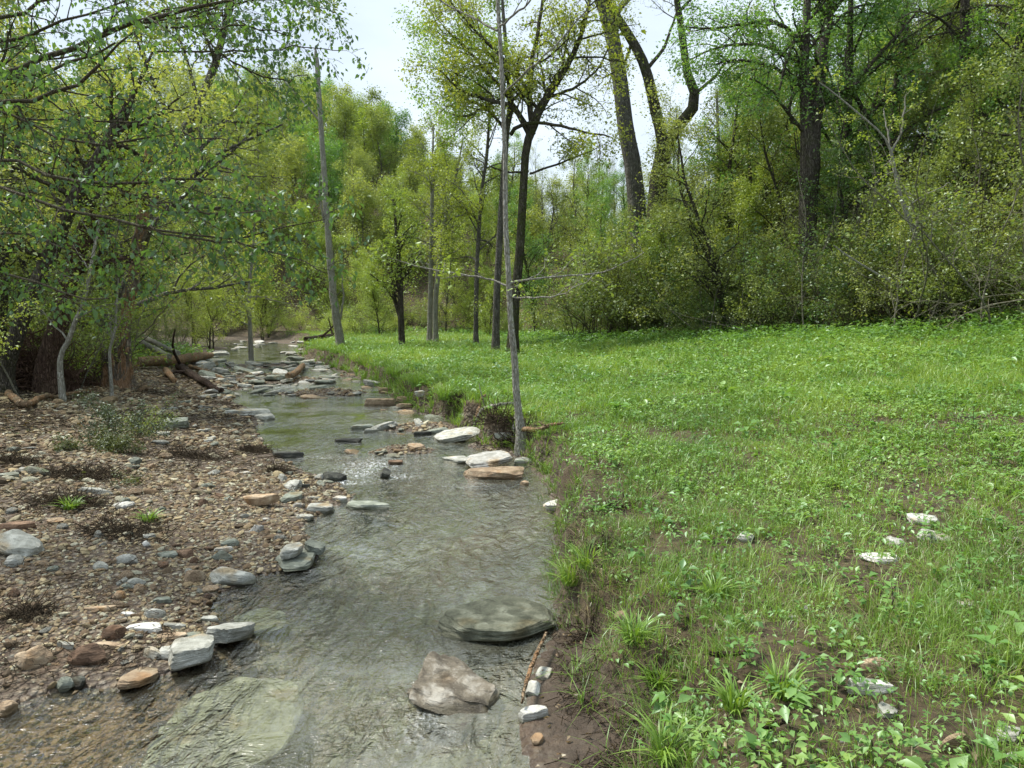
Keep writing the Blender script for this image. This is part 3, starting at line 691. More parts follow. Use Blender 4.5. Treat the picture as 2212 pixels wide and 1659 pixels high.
# ------------------------------------------------------------------ grass, herbs, litter (stuff)
def blades(r, pos, hgt, wid, lean, nper, spread, tintf, segs=2):
    """nper curved blades at every position; returns verts, quads+tris, tint per face"""
    n = len(pos) * nper
    P = np.repeat(pos, nper, 0); H = np.repeat(hgt, nper) * r.uniform(.45, 1.25, n); W = np.repeat(wid, nper) * r.uniform(.6, 1.3, n)
    a = r.uniform(0, 6.283, n); sp = np.repeat(spread, nper) * np.sqrt(r.uniform(0, 1, n))
    b = P.copy(); b[:, 0] += np.cos(a) * sp; b[:, 1] += np.sin(a) * sp; b[:, 2] -= .01
    a2 = a + r.normal(0, .9, n); L = np.repeat(lean, nper) * r.uniform(.2, 1.6, n)
    dx, dy = np.cos(a2), np.sin(a2); face = a2 + 1.57 + r.normal(0, .5, n); wx_, wy_ = np.cos(face), np.sin(face)
    vs_ = []
    for k in range(segs + 1):
        t = k / segs; out_ = L * H * t ** 2.0; up = H * (t - .35 * L * t ** 2.4)
        c = b + np.stack([dx * out_, dy * out_, np.maximum(up, 0)], -1)
        if k < segs:
            ww = W * (1 - .45 * t) / 2
            vs_ += [c - np.stack([wx_ * ww, wy_ * ww, 0 * ww], -1), c + np.stack([wx_ * ww, wy_ * ww, 0 * ww], -1)]
        else: vs_.append(c)
    v = np.stack(vs_, 1); m = v.shape[1]; base = (np.arange(n) * m)[:, None]
    quads = [base + np.array([[2 * k, 2 * k + 1, 2 * k + 3, 2 * k + 2]]) for k in range(segs - 1)]
    tri = base + np.array([[2 * segs - 2, 2 * segs - 1, 2 * segs]])
    tint = np.repeat(tintf, nper) + r.normal(0, .13, n)
    q = np.concatenate(quads) if quads else np.zeros((0, 4), int)
    return v.reshape(-1, 3), [q, tri], np.concatenate([tint] * (segs - 1) + [tint])
def leaf_mesh(r, c, d, up, size, asp=.5, fold=.15):
    """leaves: base at c, pointing along d; 6-vertex folded leaf = two quads"""
    d = d / (np.linalg.norm(d, axis=1)[:, None] + 1e-9); s = np.cross(d, up); s /= (np.linalg.norm(s, axis=1)[:, None] + 1e-9); n = np.cross(s, d)
    S = size[:, None]; w_ = S * asp / 2
    v = np.stack([c, c + d * S * .42 + s * w_ + n * fold * S, c + d * S * .95 + 0 * s - n * .12 * S, c + d * S * .42 - s * w_ + n * fold * S, c + d * S * .45], 1)
    base = (np.arange(len(c)) * 5)[:, None]
    f = np.concatenate([base + np.array([[0, 1, 2, 4]]), base + np.array([[0, 4, 2, 3]])])
    return v.reshape(-1, 3), f
r = np.random.default_rng(21)
def meadow_pts(n, rmin, rmax, pw, a0=-30, a1=50):
    x, y, rr = polar_points(r, n, rmin, rmax, a0, a1, pw)
    dl = dlow(x, y); k = dl > -.07; x, y, rr, dl = x[k], y[k], rr[k], dl[k]
    df = -sdist(x, y, FOOT); k = df < 1.5; x, y, rr, dl, df = x[k], y[k], rr[k], dl[k], df[k]
    return x, y, rr, dl, df, ground(x, y)
x, y, rr, dl, df, z = meadow_pts(100000, 2.2, 58, 1.35)
near = 1 - sstep(7, 13, rr)                                    # thin, patchy grass in the near ground, lush beyond
pn = fbm(x * 1.1, y * 1.1, seed=61); pf = fbm(x * .35, y * .35, seed=62)
dens = np.where(pn > .0, 1., .6) * near + (1 - near) * 1.0
dens *= np.clip(.7 + dl / .6, 0, 1) * np.where((y < 5) & (dl < .12), .25, 1.)
bare = fbm(x * 1.5, y * 1.5, seed=66, oct=3); dens *= np.where(bare > .17, .22, 1.)
k = r.uniform(size=len(x)) < dens
x, y, rr, dl, z, near, pn, pf = [q[k] for q in (x, y, rr, dl, z, near, pn, pf)]
H = (.085 + .05 * r.uniform(0, 1, len(x))) * near + (1 - near) * (.16 + .07 * pf) ; H *= np.clip(rr / 9, 1, 1.35) * (1 + .8 * np.clip(fbm(x * 1.7, y * 1.7, seed=64), -.4, .6)) * r.uniform(.7, 1.35, len(x))
Wd = .0042 * np.clip(rr / 4.5, 1, 5.5)
pq = fbm(x * 2.6, y * 2.6, seed=63, oct=3)
tint = .30 + .75 * pf + .45 * pq + .30 * (1 - near) - .10 * near
v, f, t = blades(r, np.stack([x, y, z], -1), H, Wd, .55 + .5 * r.uniform(0, 1, len(x)), 9, .05 + .035 * rr / 8, tint)
me = mesh_np('grass', v, f, M['grass'], {'tint': ('FACE', 'FLOAT', t)})
props(link('grass', me), 'bright green spring grass of the meadow', 'grass', None, 'stuff')
# longer grass hanging over the cut bank
xb, yb_, rb_ = polar_points(r, 60000, 2.4, 42, -25, 30, 1.35)
db = dlow(xb, yb_); kb = (db > -.14) & (db < .16) & (r.uniform(size=len(xb)) < np.where(fbm(xb * 1.3, yb_ * 1.3, seed=93) > -.08, .9, .2) * np.where(yb_ < 4.9, .12, np.where(yb_ < 13, .6, 1.))) & (sdist(xb, yb_, WATER) > .03); xb, yb_, rb_ = xb[kb], yb_[kb], rb_[kb]; zb = ground(xb, yb_)
v, f, t = blades(r, np.stack([xb, yb_, zb], -1), r.uniform(.14, .30, len(xb)) * np.clip(rb_ / 10, .8, 1.5), .0048 * np.clip(rb_ / 4.5, 1, 4), r.uniform(.7, 1.6, len(xb)), 10, .05 + 0 * xb, r.uniform(.1, .6, len(xb)), 3)
props(link('bank_grass', mesh_np('bank_grass', v, f, M['grass'], {'tint': ('FACE', 'FLOAT', t)})), 'longer grass drooping over the cut bank of the creek', 'grass', None, 'stuff')
# dry straw between
k = (r.uniform(size=len(x)) < (.42 * near + .10) * np.where(fbm(x * .9, y * .9, seed=65) > 0, 1.2, .45)) 
v, f, t = blades(r, np.stack([x, y, z], -1)[k], H[k] * .8, Wd[k] * .8, 1.4 + 0 * H[k], 7, .10 + 0 * H[k], .5 + 0 * H[k])
me = mesh_np('straw', v, f, M['straw'], {'tint': ('FACE', 'FLOAT', t)})
props(link('straw_litter', me), 'dry bent straw between the green blades', 'straw', None, 'stuff')

# broad leaved herbs
x, y, rr, dl, df, z = meadow_pts(52000, 2.3, 50, 1.5)
ph = fbm(x * .9, y * .9, seed=71) + .25 * sstep(3, 9, x)
k = (r.uniform(size=len(x)) < np.where(ph > .0, .95, .42) * np.clip(dl / .5, 0, 1) * (.45 + .55 * sstep(4, 8, rr)))
x, y, rr, z, ph = x[k], y[k], rr[k], z[k], ph[k]
n = 7; N = len(x) * n
a = r.uniform(0, 6.283, N); hh = np.repeat(r.uniform(.03, .17, len(x)) * np.clip(rr / 9, .8, 1.7), n) * r.uniform(.5, 1.1, N)
sp = np.repeat(r.uniform(.015, .05, len(x)) * np.clip(rr / 7, 1, 2), n)
c = np.stack([np.repeat(x, n) + np.cos(a) * sp, np.repeat(y, n) + np.sin(a) * sp, np.repeat(z, n) + hh], -1)
d = np.stack([np.cos(a), np.sin(a), r.normal(.15, .35, N)], -1)
sz = np.repeat(r.lognormal(math.log(.034), .4, len(x)) * np.clip(rr / 8, 1, 2.1), n)
v, f = leaf_mesh(r, c, d, np.tile([[0, 0, 1.]], (N, 1)) + r.normal(0, .25, (N, 3)), sz, .55)
tint = np.repeat(.45 + .5 * ph + r.normal(0, .18, len(x)), n)
me = mesh_np('herbs', v, f, M['forb'], {'tint': ('FACE', 'FLOAT', np.concatenate([tint, tint]))})
props(link('ground_cover', me), 'low broad leaved herbs growing through the grass', 'ground cover', None, 'stuff')

# dead leaves and twiggy litter on banks, gravel bar and wood floor
x, y, rr = polar_points(r, 30000, 2.4, 40, -55, 52, 1.5)
dl = dlow(x, y); dw = sdist(x, y, WATER); df = -sdist(x, y, FOOT); dlf = -sdist(x, y, LFOOT); z = ground(x, y); nn = fbm(x * .8, y * .8, seed=21)
dens = np.where(df > -1, .9, 0) + np.where(dlf > -3, .9, 0) + np.where((dw > 3.), .55, 0) + np.where((dl < 0) & (nn > .12) & (dw > 1), .5, 0) + np.where((dl > -1.) & (dl < .5) & (dw > .05), .35, 0) + .12 * (dl > 0)
k = (r.uniform(size=len(x)) < dens) & (dw > .03)
x, y, rr, z = x[k], y[k], rr[k], z[k]; N = len(x); a = r.uniform(0, 6.283, N)
v, f = leaf_mesh(r, np.stack([x, y, z + r.uniform(.005, .03, N)], -1), np.stack([np.cos(a), np.sin(a), r.normal(0, .3, N)], -1), np.tile([[0, 0, 1.]], (N, 1)) + r.normal(0, .5, (N, 3)), r.uniform(.018, .05, N) * np.clip(rr / 7, 1, 2.6), .45)
tn = r.uniform(0, 1, N)
me = mesh_np('leaf_litter', v, f, M['dry'], {'tint': ('FACE', 'FLOAT', np.concatenate([tn, tn]))})
props(link('leaf_litter', me), 'brown dead leaves littering banks and wood floor', 'leaf litter', None, 'stuff')
# fine twigs and stems washed onto the bars and banks
x, y, rr = polar_points(r, 52000, 2.6, 26, -58, 30, 1.5)
dl = dlow(x, y); dw = sdist(x, y, WATER); nn = fbm(x * .8, y * .8, seed=21); n5 = fbm(x * 1.9, y * 1.9, seed=91)
dens = (dl < .3) * (dw > .1) * np.clip(.10 + 2.2 * np.maximum(nn + .02, 0) + 1.6 * np.maximum(n5 - .12, 0) + .12 * np.clip(dw - 2.2, 0, 4), 0, 1)
k = r.uniform(size=len(x)) < dens; x, y, rr = x[k], y[k], rr[k]; z = ground(x, y); N = len(x)
a = r.uniform(0, 6.283, N); L = r.uniform(.04, .2, N) * np.clip(rr / 8, .8, 1.8); d = np.stack([np.cos(a), np.sin(a), r.normal(0, .18, N)], -1) * L[:, None]
p0 = np.stack([x, y, z + .012 + r.uniform(0, .03, N)], -1); P3 = np.stack([p0 - d / 2, p0 + r.normal(0, .012, (N, 3)) + np.array([0, 0, .006]), p0 + d / 2], 1)
TWIG = (P3, (r.uniform(.0012, .0035, N) * np.clip(rr / 7, 1, 2.4))[:, None] * np.ones((1, 3)))
# low green growth on the wood floor
x, y, rr = polar_points(r, 26000, 9, 60, -50, 50, 1.25)
df = -sdist(x, y, FOOT); dlf = -sdist(x, y, LFOOT); z = ground(x, y)
k = (np.maximum(df, dlf) > -.8) & (r.uniform(size=len(x)) < .8); x, y, rr, z = x[k], y[k], rr[k], z[k]; n = 6; N = len(x) * n
a = r.uniform(0, 6.283, N); c = np.stack([np.repeat(x, n) + r.normal(0, .12, N), np.repeat(y, n) + r.normal(0, .12, N), np.repeat(z, n) + r.uniform(.03, .45, N)], -1)
v, f = leaf_mesh(r, c, np.stack([np.cos(a), np.sin(a), r.normal(0, .4, N)], -1), np.tile([[0, 0, 1.]], (N, 1)) + r.normal(0, .3, (N, 3)), r.uniform(.05, .11, N) * np.repeat(np.clip(rr / 18, 1, 2.2), n), .6)
tn = np.repeat(r.uniform(-.1, .9, len(x)), n)
me = mesh_np('undergrowth', v, f, M['l_green'], {'tint': ('FACE', 'FLOAT', np.concatenate([tn, tn]))})
props(link('undergrowth', me), 'low green undergrowth on the floor of the woods', 'undergrowth', None, 'stuff')

# brush that covers the hillsides
x, y, rr = polar_points(r, 60000, 20, 150, -44, 44, .75)
df = -sdist(x, y, FOOT); k = df > .5; x, y, rr = x[k], y[k], rr[k]; z = ground(x, y); n = 7; N = len(x) * n; hz = np.clip(rr / 40, 1, 3.2)
a = r.uniform(0, 6.283, N); h1 = np.repeat(hz, n); c = np.stack([np.repeat(x, n) + r.normal(0, .3, N) * h1, np.repeat(y, n) + r.normal(0, .3, N) * h1, np.repeat(z, n) + r.uniform(.1, 1.3, N) * h1 ** .7], -1)
v, f = leaf_mesh(r, c, np.stack([np.cos(a), np.sin(a), r.normal(0, .5, N)], -1), np.tile([[0, 0, 1.]], (N, 1)) + r.normal(0, .5, (N, 3)), r.uniform(.06, .13, N) * h1 ** 1.05, .6)
tn = np.repeat(r.uniform(-.2, .9, len(x)) + .5 * fbm(x * .07, y * .07, seed=4), n)
me = mesh_np('brush', v, f, M['l_olive'], {'tint': ('FACE', 'FLOAT', np.concatenate([tn, tn]))})
props(link('hillside_undergrowth', me), 'leafy brush covering the floor of the wooded slopes', 'undergrowth', None, 'stuff')

# leafy plants spilling from the wood's edge into the meadow
x, y, rr = polar_points(r, 30000, 6, 52, -20, 46, 1.3)
df = -sdist(x, y, FOOT); k = (df > -3.2) & (df < 1.5) & (r.uniform(size=len(x)) < .9 * sstep(-3.2, -.8, df + 1.6 * fbm(x * .8, y * .8, seed=12))); x, y, rr = x[k], y[k], rr[k]; z = ground(x, y); n = 8; N = len(x) * n
a = r.uniform(0, 6.283, N); sp = .11
c = np.stack([np.repeat(x, n) + np.cos(a) * r.uniform(0, sp, N), np.repeat(y, n) + np.sin(a) * r.uniform(0, sp, N), np.repeat(z, n) + np.repeat(r.uniform(.15, .5, len(x)), n) * r.uniform(.5, 1., N)], -1)
v, f = leaf_mesh(r, c, np.stack([np.cos(a), np.sin(a), r.normal(0, .25, N)], -1), np.tile([[0, 0, 1.]], (N, 1)) + r.normal(0, .25, (N, 3)), r.uniform(.05, .12, N) * np.repeat(np.clip(rr / 16, .8, 1.8), n), .5)
tn = np.repeat(r.uniform(-.1, .8, len(x)), n)
me = mesh_np('edge_plants', v, f, M['l_green'], {'tint': ('FACE', 'FLOAT', np.concatenate([tn, tn]))})
props(link('edge_undergrowth', me), 'leafy green plants spilling from the wood edge into the meadow', 'undergrowth', None, 'stuff')
# ------------------------------------------------------------------ tree builder
def nrmz(v): return v / (np.linalg.norm(v, axis=-1, keepdims=True) + 1e-9)
def tubes(P, R, sides):
    """P (N,n,3), R (N,n) -> verts, quads"""
    N, n, _ = P.shape
    t = np.gradient(P, axis=1); t = nrmz(t)
    mt = nrmz(t.mean(1)); ref = np.where(np.abs(mt[:, 2:3]) > .8, np.array([[1., .13, 0]]), np.array([[0, 0, 1.]]))[:, None, :]
    u = nrmz(np.cross(t, np.broadcast_to(ref, t.shape))); w_ = np.cross(t, u)
    a = np.arange(sides) * 2 * math.pi / sides
    ring = P[:, :, None, :] + R[:, :, None, None] * (u[:, :, None, :] * np.cos(a)[None, None, :, None] + w_[:, :, None, :] * np.sin(a)[None, None, :, None])
    v = ring.reshape(-1, 3)
    i = np.arange(N)[:, None, None] * n * sides + np.arange(n - 1)[None, :, None] * sides + np.arange(sides)[None, None, :]
    j = np.arange(N)[:, None, None] * n * sides + np.arange(n - 1)[None, :, None] * sides + ((np.arange(sides) + 1) % sides)[None, None, :]
    f = np.stack([i, j, j + sides, i + sides], -1).reshape(-1, 4)
    return v, f
def merge(parts):
    vs_, fs = [], []; o = 0
    for v, f in parts:
        vs_.append(v); fs.append(f + o); o += len(v)
    return np.concatenate(vs_), np.concatenate(fs)
def kids(r, P, R, k, t0, t1, ratio, ang, up, wob, npts, rr=.6, base_len=None, droop=0., flat=0., shape=.5):
    N = len(P); n = P.shape[1]; seg = np.linalg.norm(np.diff(P, axis=1), axis=2).sum(1)
    idx = np.repeat(np.arange(N), k); m = N * k
    t = (np.tile(np.arange(k), N) + r.uniform(0, 1, m)) / k * (t1 - t0) + t0
    fi = np.clip(t * (n - 1), 0, n - 1.001); i0 = fi.astype(int); fr = (fi - i0)[:, None]
    p = P[idx, i0] * (1 - fr) + P[idx, i0 + 1] * fr; rad = R[idx, i0] * (1 - fr[:, 0]) + R[idx, i0 + 1] * fr[:, 0]
    tan = nrmz(P[idx, i0 + 1] - P[idx, i0])
    q = nrmz(r.normal(size=(m, 3)) * np.array([1, 1, 1 - flat])); perp = nrmz(np.cross(tan, np.cross(q, tan)))
    an = R_(1) * r.normal(ang, ang * .2, m)[:, None]
    d = nrmz(tan * np.cos(an) + perp * np.sin(an) + np.array([0, 0, up]))
    L = (seg[idx] if base_len is None else base_len) * ratio * (1 - shape * (t - t0) / max(t1 - t0, .01)) * r.uniform(.6, 1.2, m)
    out_ = [p]; dd = d
    for s_ in range(npts - 1):
        dd = nrmz(dd + r.normal(0, wob, (m, 3)) + np.array([0, 0, -droop])); out_.append(out_[-1] + dd * (L / (npts - 1))[:, None])
    P2 = np.stack(out_, 1); r0 = np.minimum(rad * rr, rad * .9)
    R2 = r0[:, None] * np.linspace(1, .3, npts)[None]
    return P2, R2
def path(pts, n=12, wob=0., r=None):
    """pts: (x,y,z,radius) list -> resampled smooth polyline"""
    a = np.array(pts, float); t = np.concatenate([[0], np.cumsum(np.linalg.norm(np.diff(a[:, :3], axis=0), axis=1))]); t /= t[-1]
    # Catmull-Rom through the points
    tt = np.linspace(0, 1, n); out_ = []
    for q in tt:
        i = min(np.searchsorted(t, q, 'right') - 1, len(a) - 2); i = max(i, 0); u = (q - t[i]) / max(t[i + 1] - t[i], 1e-6)
        p0, p1, p2, p3 = a[max(i - 1, 0)], a[i], a[i + 1], a[min(i + 2, len(a) - 1)]
        out_.append(.5 * ((2 * p1) + (-p0 + p2) * u + (2 * p0 - 5 * p1 + 4 * p2 - p3) * u * u + (-p0 + 3 * p1 - 3 * p2 + p3) * u ** 3))
    o = np.array(out_)
    if wob and r is not None: o[1:, :3] += r.normal(0, wob, (n - 1, 3))
    return o[None, :, :3], np.maximum(o[None, :, 3], .0015)
def foliage(r, P, n, size, spread, t0=.2, asp=.55, droop=.2, up=.6, sv=.3, clump=0.):
    """leaves along twigs; returns verts, faces, tint"""
    N = len(P); k = P.shape[1]; m = int(N * n); idx = r.integers(0, N, m) if n < 1 else np.repeat(np.arange(N), int(n)); m = len(idx)
    t = r.uniform(t0, 1, m); fi = np.clip(t * (k - 1), 0, k - 1.001); i0 = fi.astype(int); fr = (fi - i0)[:, None]
    p = P[idx, i0] * (1 - fr) + P[idx, i0 + 1] * fr
    c = p + r.normal(0, spread, (m, 3))
    d = nrmz(r.normal(size=(m, 3)) * np.array([1, 1, .5]) + np.array([0, 0, -droop]) + nrmz(c - p) * .5)
    upv = nrmz(r.normal(size=(m, 3)) * .55 + np.array([0, 0, up]))
    sz = size * np.exp(r.normal(0, sv, m))
    v, f = leaf_mesh(r, c, d, upv, sz, asp, .12)
    q = np.clip(.5 + .22 * r.normal(size=m) + .35 * fbm(c[:, 0] * .9, c[:, 1] * .9, c[:, 2] * .9, seed=int(r.integers(99)), oct=2), 0, 1)
    return v, f, np.concatenate([q, q])

v, f = tubes(*TWIG, 3)
props(link('twig_litter', mesh_np('twig_litter', v, f, M['root'])), 'fine brown twigs and stems washed onto the gravel bar', 'twig litter', None, 'stuff')

# roots hanging out of the cut bank
_r = np.random.default_rng(91); x, y, rr = polar_points(_r, 60000, 2.6, 30, -25, 22, 1.3); db = dlow(x, y)
k = (db > -.16) & (db < .03) & (sdist(x, y, WATER) > 0) & (_r.uniform(size=len(x)) < .5 * (fbm(x * .9, y * .9, seed=95) > -.05)); x, y, rr = x[k], y[k], rr[k]; z = ground(x, y); N = len(x)
P3 = [np.stack([x, y, z + .02], -1)]; d = nrmz(np.stack([_r.normal(-.7, .6, N), _r.normal(0, .6, N), _r.normal(-.1, .4, N)], -1)); L = _r.uniform(.08, .32, N) * np.clip(rr / 9, .7, 1.4)
for _ in range(4): d = nrmz(d + _r.normal(0, .35, (N, 3)) + np.array([0, 0, -.35])); P3.append(P3[-1] + d * (L / 4)[:, None])
v, f = tubes(np.stack(P3, 1), (_r.uniform(.0015, .005, N) * np.clip(rr / 7, 1, 2))[:, None] * np.linspace(1, .4, 5)[None], 4)
props(link('bank_roots', mesh_np('bank_roots', v, f, M['root'])), 'fine roots hanging out of the eroded bank', 'roots', None, 'stuff')

class Plant:
    """collects wood and leaves, then becomes one thing with parts trunk and crown"""
    def __init__(s): s.wood = []; s.leaf = []
    def w(s, PR, sides): s.wood.append(tubes(PR[0], PR[1], sides)); return s
    def f(s, L): s.leaf.append(L); return s
    def meshes(s, bark, leafmat):
        v, f = merge(s.wood); a = mesh_np('trunk', v, f, M[bark]); b = None
        if s.leaf:
            v, f = merge([(x[0], x[1]) for x in s.leaf]); b = mesh_np('crown', v, f, M[leafmat], {'tint': ('FACE', 'FLOAT', np.concatenate([x[2] for x in s.leaf]))})
        return a, b
NPLANT = [0]
def put(name, ms, loc, rz=0., sc=(1, 1, 1), label=None, cat='tree', group=None, parts=('trunk', 'crown'), tilt=(0, 0), shift=True):
    """shift: the meshes are in world space; move their origin to the base"""
    root = bpy.data.objects.new(name, None); C.objects.link(root); root.location = loc; root.rotation_euler = (tilt[0], tilt[1], rz); root.scale = sc
    root.empty_display_size = .3
    props(root, label, cat, group)
    for nm, me in zip(parts, ms):
        if me is not None:
            o = bpy.data.objects.new(nm, me); C.objects.link(o); o.parent = root
    NPLANT[0] += 1
    return root
def world_put(name, pl, bark, leafmat, base, label, cat='tree', group=None, parts=('trunk', 'crown')):
    base = np.array(base, float)
    pl.wood = [(v - base, f) for v, f in pl.wood]; pl.leaf = [(v - base, f, t) for v, f, t in pl.leaf]
    return put(name, pl.meshes(bark, leafmat), tuple(base), label=label, cat=cat, group=group, parts=parts)

# prototypes ------------------------------------------------------- (unit: metres, base at origin)
def forest_tree(seed, H=11., r0=.14, lean=.4, first=.25, n1=16, n2=6, n3=4, l1=.34, leafn=7, leaf=.09, spread=.14, up=.35, droop=.0, ang=58, flat=0., forks=1, shape=.6, sv=.3, asp=.6):
    r = np.random.default_rng(seed); p = Plant()
    for k in range(forks):
        o = r.normal(0, .12, 2) if forks > 1 else (0, 0); ln = r.normal(0, lean, 2) * (1.6 if forks > 1 else 1)
        h = H * (1 if k == 0 else r.uniform(.7, .95))
        T = path([(o[0], o[1], -.4, r0 * 1.35), (o[0] * 1.2, o[1] * 1.2, .25, r0), (o[0] * 2 + ln[0] * .3 + r.normal(0, .1), o[1] * 2 + ln[1] * .3, h * .35, r0 * .78), (ln[0] * .8 + r.normal(0, .2), ln[1] * .8 + r.normal(0, .2), h * .7, r0 * .48), (ln[0], ln[1], h, r0 * .08)], 16, .02, r)
        p.w(T, 8)
        A = kids(r, *T, n1, first, .97, l1, ang, up, .16, 7, .5, base_len=h, droop=droop, shape=shape); p.w(A, 5)
        B = kids(r, *A, n2, .25, 1., .5, 48, .12, .2, 5, .6, flat=flat, droop=droop); p.w(B, 3)
        D = kids(r, *B, n3, .2, 1., .55, 45, .05, .22, 3, .7, flat=flat, droop=droop); p.w((D[0], np.maximum(D[1], .0025)), 3)
        if leafn: p.f(foliage(r, D[0], leafn, leaf, spread, asp=asp, sv=sv))
        if leafn: p.f(foliage(r, B[0], max(1, leafn // 2), leaf, spread, asp=asp, sv=sv))
    return p
def bush(seed, H=2.4, stems=9, leafn=8, leaf=.05, spread=.07, arch=.08, r0=.014, n2=5, n3=4, w=.5):
    r = np.random.default_rng(seed); p = Plant()
    a = r.uniform(0, 6.28, stems); an = r.uniform(.1, .75, stems) * w / .5
    P = [np.stack([np.cos(a) * .12, np.sin(a) * .12, -.15 + 0 * a], -1)]; d = np.stack([np.cos(a) * np.sin(an), np.sin(a) * np.sin(an), np.cos(an)], -1)
    L = H * r.uniform(.6, 1.1, stems)
    for k in range(8):
        P.append(P[-1] + d * (L / 8)[:, None]); d = nrmz(d + r.normal(0, .12, (stems, 3)) + np.array([0, 0, -arch]))
    T = (np.stack(P, 1), r0 * r.uniform(.7, 1.3, stems)[:, None] * np.linspace(1, .25, 9)[None]); p.w(T, 5)
    B = kids(r, *T, n2, .2, 1., .4, 42, .15, .18, 5, .6, droop=arch * .5); p.w(B, 3)
    D = kids(r, *B, n3, .15, 1., .5, 45, .05, .2, 3, .7); p.w((D[0], np.maximum(D[1], .0022)), 3)
    if leafn: p.f(foliage(r, D[0], leafn, leaf, spread)); p.f(foliage(r, B[0], max(1, leafn // 2), leaf, spread))
    return p
# ------------------------------------------------------------------ prototypes
print('protos')
PR = {}
PR['olive_a'] = forest_tree(1, 12, .16, .5, .14, 22, 6, 4, .34, 20, .095, .2).meshes('b_grey', 'l_olive')
PR['olive_b'] = forest_tree(2, 11, .13, .8, .15, 16, 6, 4, .36, 14, .1, .2, forks=2).meshes('b_dark', 'l_olive')
PR['green_a'] = forest_tree(3, 12, .17, .4, .12, 22, 7, 4, .34, 20, .1, .18).meshes('b_dark', 'l_green')
PR['lime_a'] = forest_tree(4, 8, .09, .6, .06, 22, 6, 4, .38, 18, .09, .17, flat=.6).meshes('b_grey', 'l_lime')
PR['lime_b'] = forest_tree(5, 7, .07, .8, .06, 16, 6, 4, .42, 14, .085, .16, flat=.6, forks=2).meshes('b_dark', 'l_lime')
PR['brown_a'] = forest_tree(6, 9, .09, .7, .06, 24, 6, 4, .35, 18, .085, .18).meshes('b_dark', 'l_brown')
PR['brown_b'] = forest_tree(7, 8, .07, .9, .06, 17, 6, 4, .4, 13, .085, .18, forks=2).meshes('b_grey', 'l_brown')
PR['deep_a'] = forest_tree(8, 9, .1, .5, .06, 22, 6, 4, .36, 18, .09, .16).meshes('b_dark', 'l_deep')
PR['bare_a'] = forest_tree(9, 13, .13, .5, .3, 13, 6, 5, .32, 0, up=.7, ang=42).meshes('b_grey', None)
PR['thin_a'] = forest_tree(10, 12, .12, .5, .2, 18, 6, 4, .32, 6, .08, .15, up=.6, ang=45).meshes('b_grey', 'l_olive')
# far hillside kinds: fewer, larger tufts
PR['far_olive'] = forest_tree(11, 10, .12, .5, .05, 20, 6, 3, .46, 18, .17, .4, sv=.35).meshes('b_grey', 'l_olive')
PR['far_lime'] = forest_tree(12, 9.5, .12, .5, .05, 20, 6, 3, .48, 18, .17, .4, sv=.35).meshes('b_grey', 'l_lime')
PR['far_green'] = forest_tree(13, 10, .13, .4, .06, 20, 6, 3, .46, 24, .17, .36, sv=.35).meshes('b_dark', 'l_green')
PR['far_grey'] = forest_tree(14, 12, .15, .4, .15, 18, 6, 4, .36, 4, .15, .25, up=.6, ang=44).meshes('b_grey', 'l_olive')
for k, (h, l, s_) in enumerate([(2.6, 'l_brown', 21), (3.4, 'l_olive', 22), (2.2, 'l_lime', 23), (3., 'l_deep', 24), (1.6, 'l_green', 25)]):
    PR['bush_' + l[2:]] = bush(s_, h, 13, 16, .06, .1).meshes('b_twig', l)
PR['bush_bare'] = bush(31, 3.6, 9, 1, .05, .1, arch=.12, r0=.016, n2=6, n3=4, w=.7).meshes('b_ptwig', 'l_lime')
PR['bush_bare2'] = bush(32, 3., 10, 1, .05, .1, arch=.16, r0=.013, n2=6, n3=4, w=.9).meshes('b_ptwig', 'l_olive')
PR['stem_a'] = forest_tree(51, 5.2, .028, .9, .25, 12, 4, 3, .26, 2, .06, .06, up=.5, ang=40).meshes('b_stem', 'l_lime')
PR['stem_b'] = forest_tree(52, 4.2, .022, 1.2, .2, 11, 4, 3, .3, 3, .06, .06, up=.4, ang=45, forks=2).meshes('b_stem', 'l_olive')
PR['stem_c'] = forest_tree(53, 6., .03, 1.0, .3, 10, 5, 3, .26, 0, up=.6, ang=38).meshes('b_stem', None)
print('verts', {k: (len(a.vertices), len(b.vertices) if b else 0) for k, (a, b) in PR.items()})

LOOK = {'olive_a': 'olive leaved tree with grey bark', 'olive_b': 'forked olive leaved tree with dark bark', 'green_a': 'fresh green tree with dark bark', 'lime_a': 'lime green tree with layered boughs',
        'lime_b': 'forked lime green tree', 'brown_a': 'brownish olive tree', 'brown_b': 'forked brownish olive tree', 'deep_a': 'deep green tree', 'bare_a': 'leafless grey tree', 'thin_a': 'thinly leaved slender tree',
        'far_olive': 'olive tree', 'far_lime': 'yellow green tree', 'far_green': 'rich green tree', 'far_grey': 'nearly bare grey tree',
        'bush_brown': 'brownish olive bush', 'bush_olive': 'olive bush', 'bush_lime': 'lime green bush', 'bush_deep': 'deep green bush', 'bush_green': 'fresh green low bush', 'bush_bare': 'pale arching bare bush', 'bush_bare2': 'tangled pale bare bush', 'stem_a': 'slender pale sapling with few lime leaves', 'stem_b': 'slender forked pale sapling', 'stem_c': 'slender leafless pale sapling'}
seen = {}
def sizeword(s): return 'tall' if s > 1.12 else ('small' if s < .86 else 'medium')
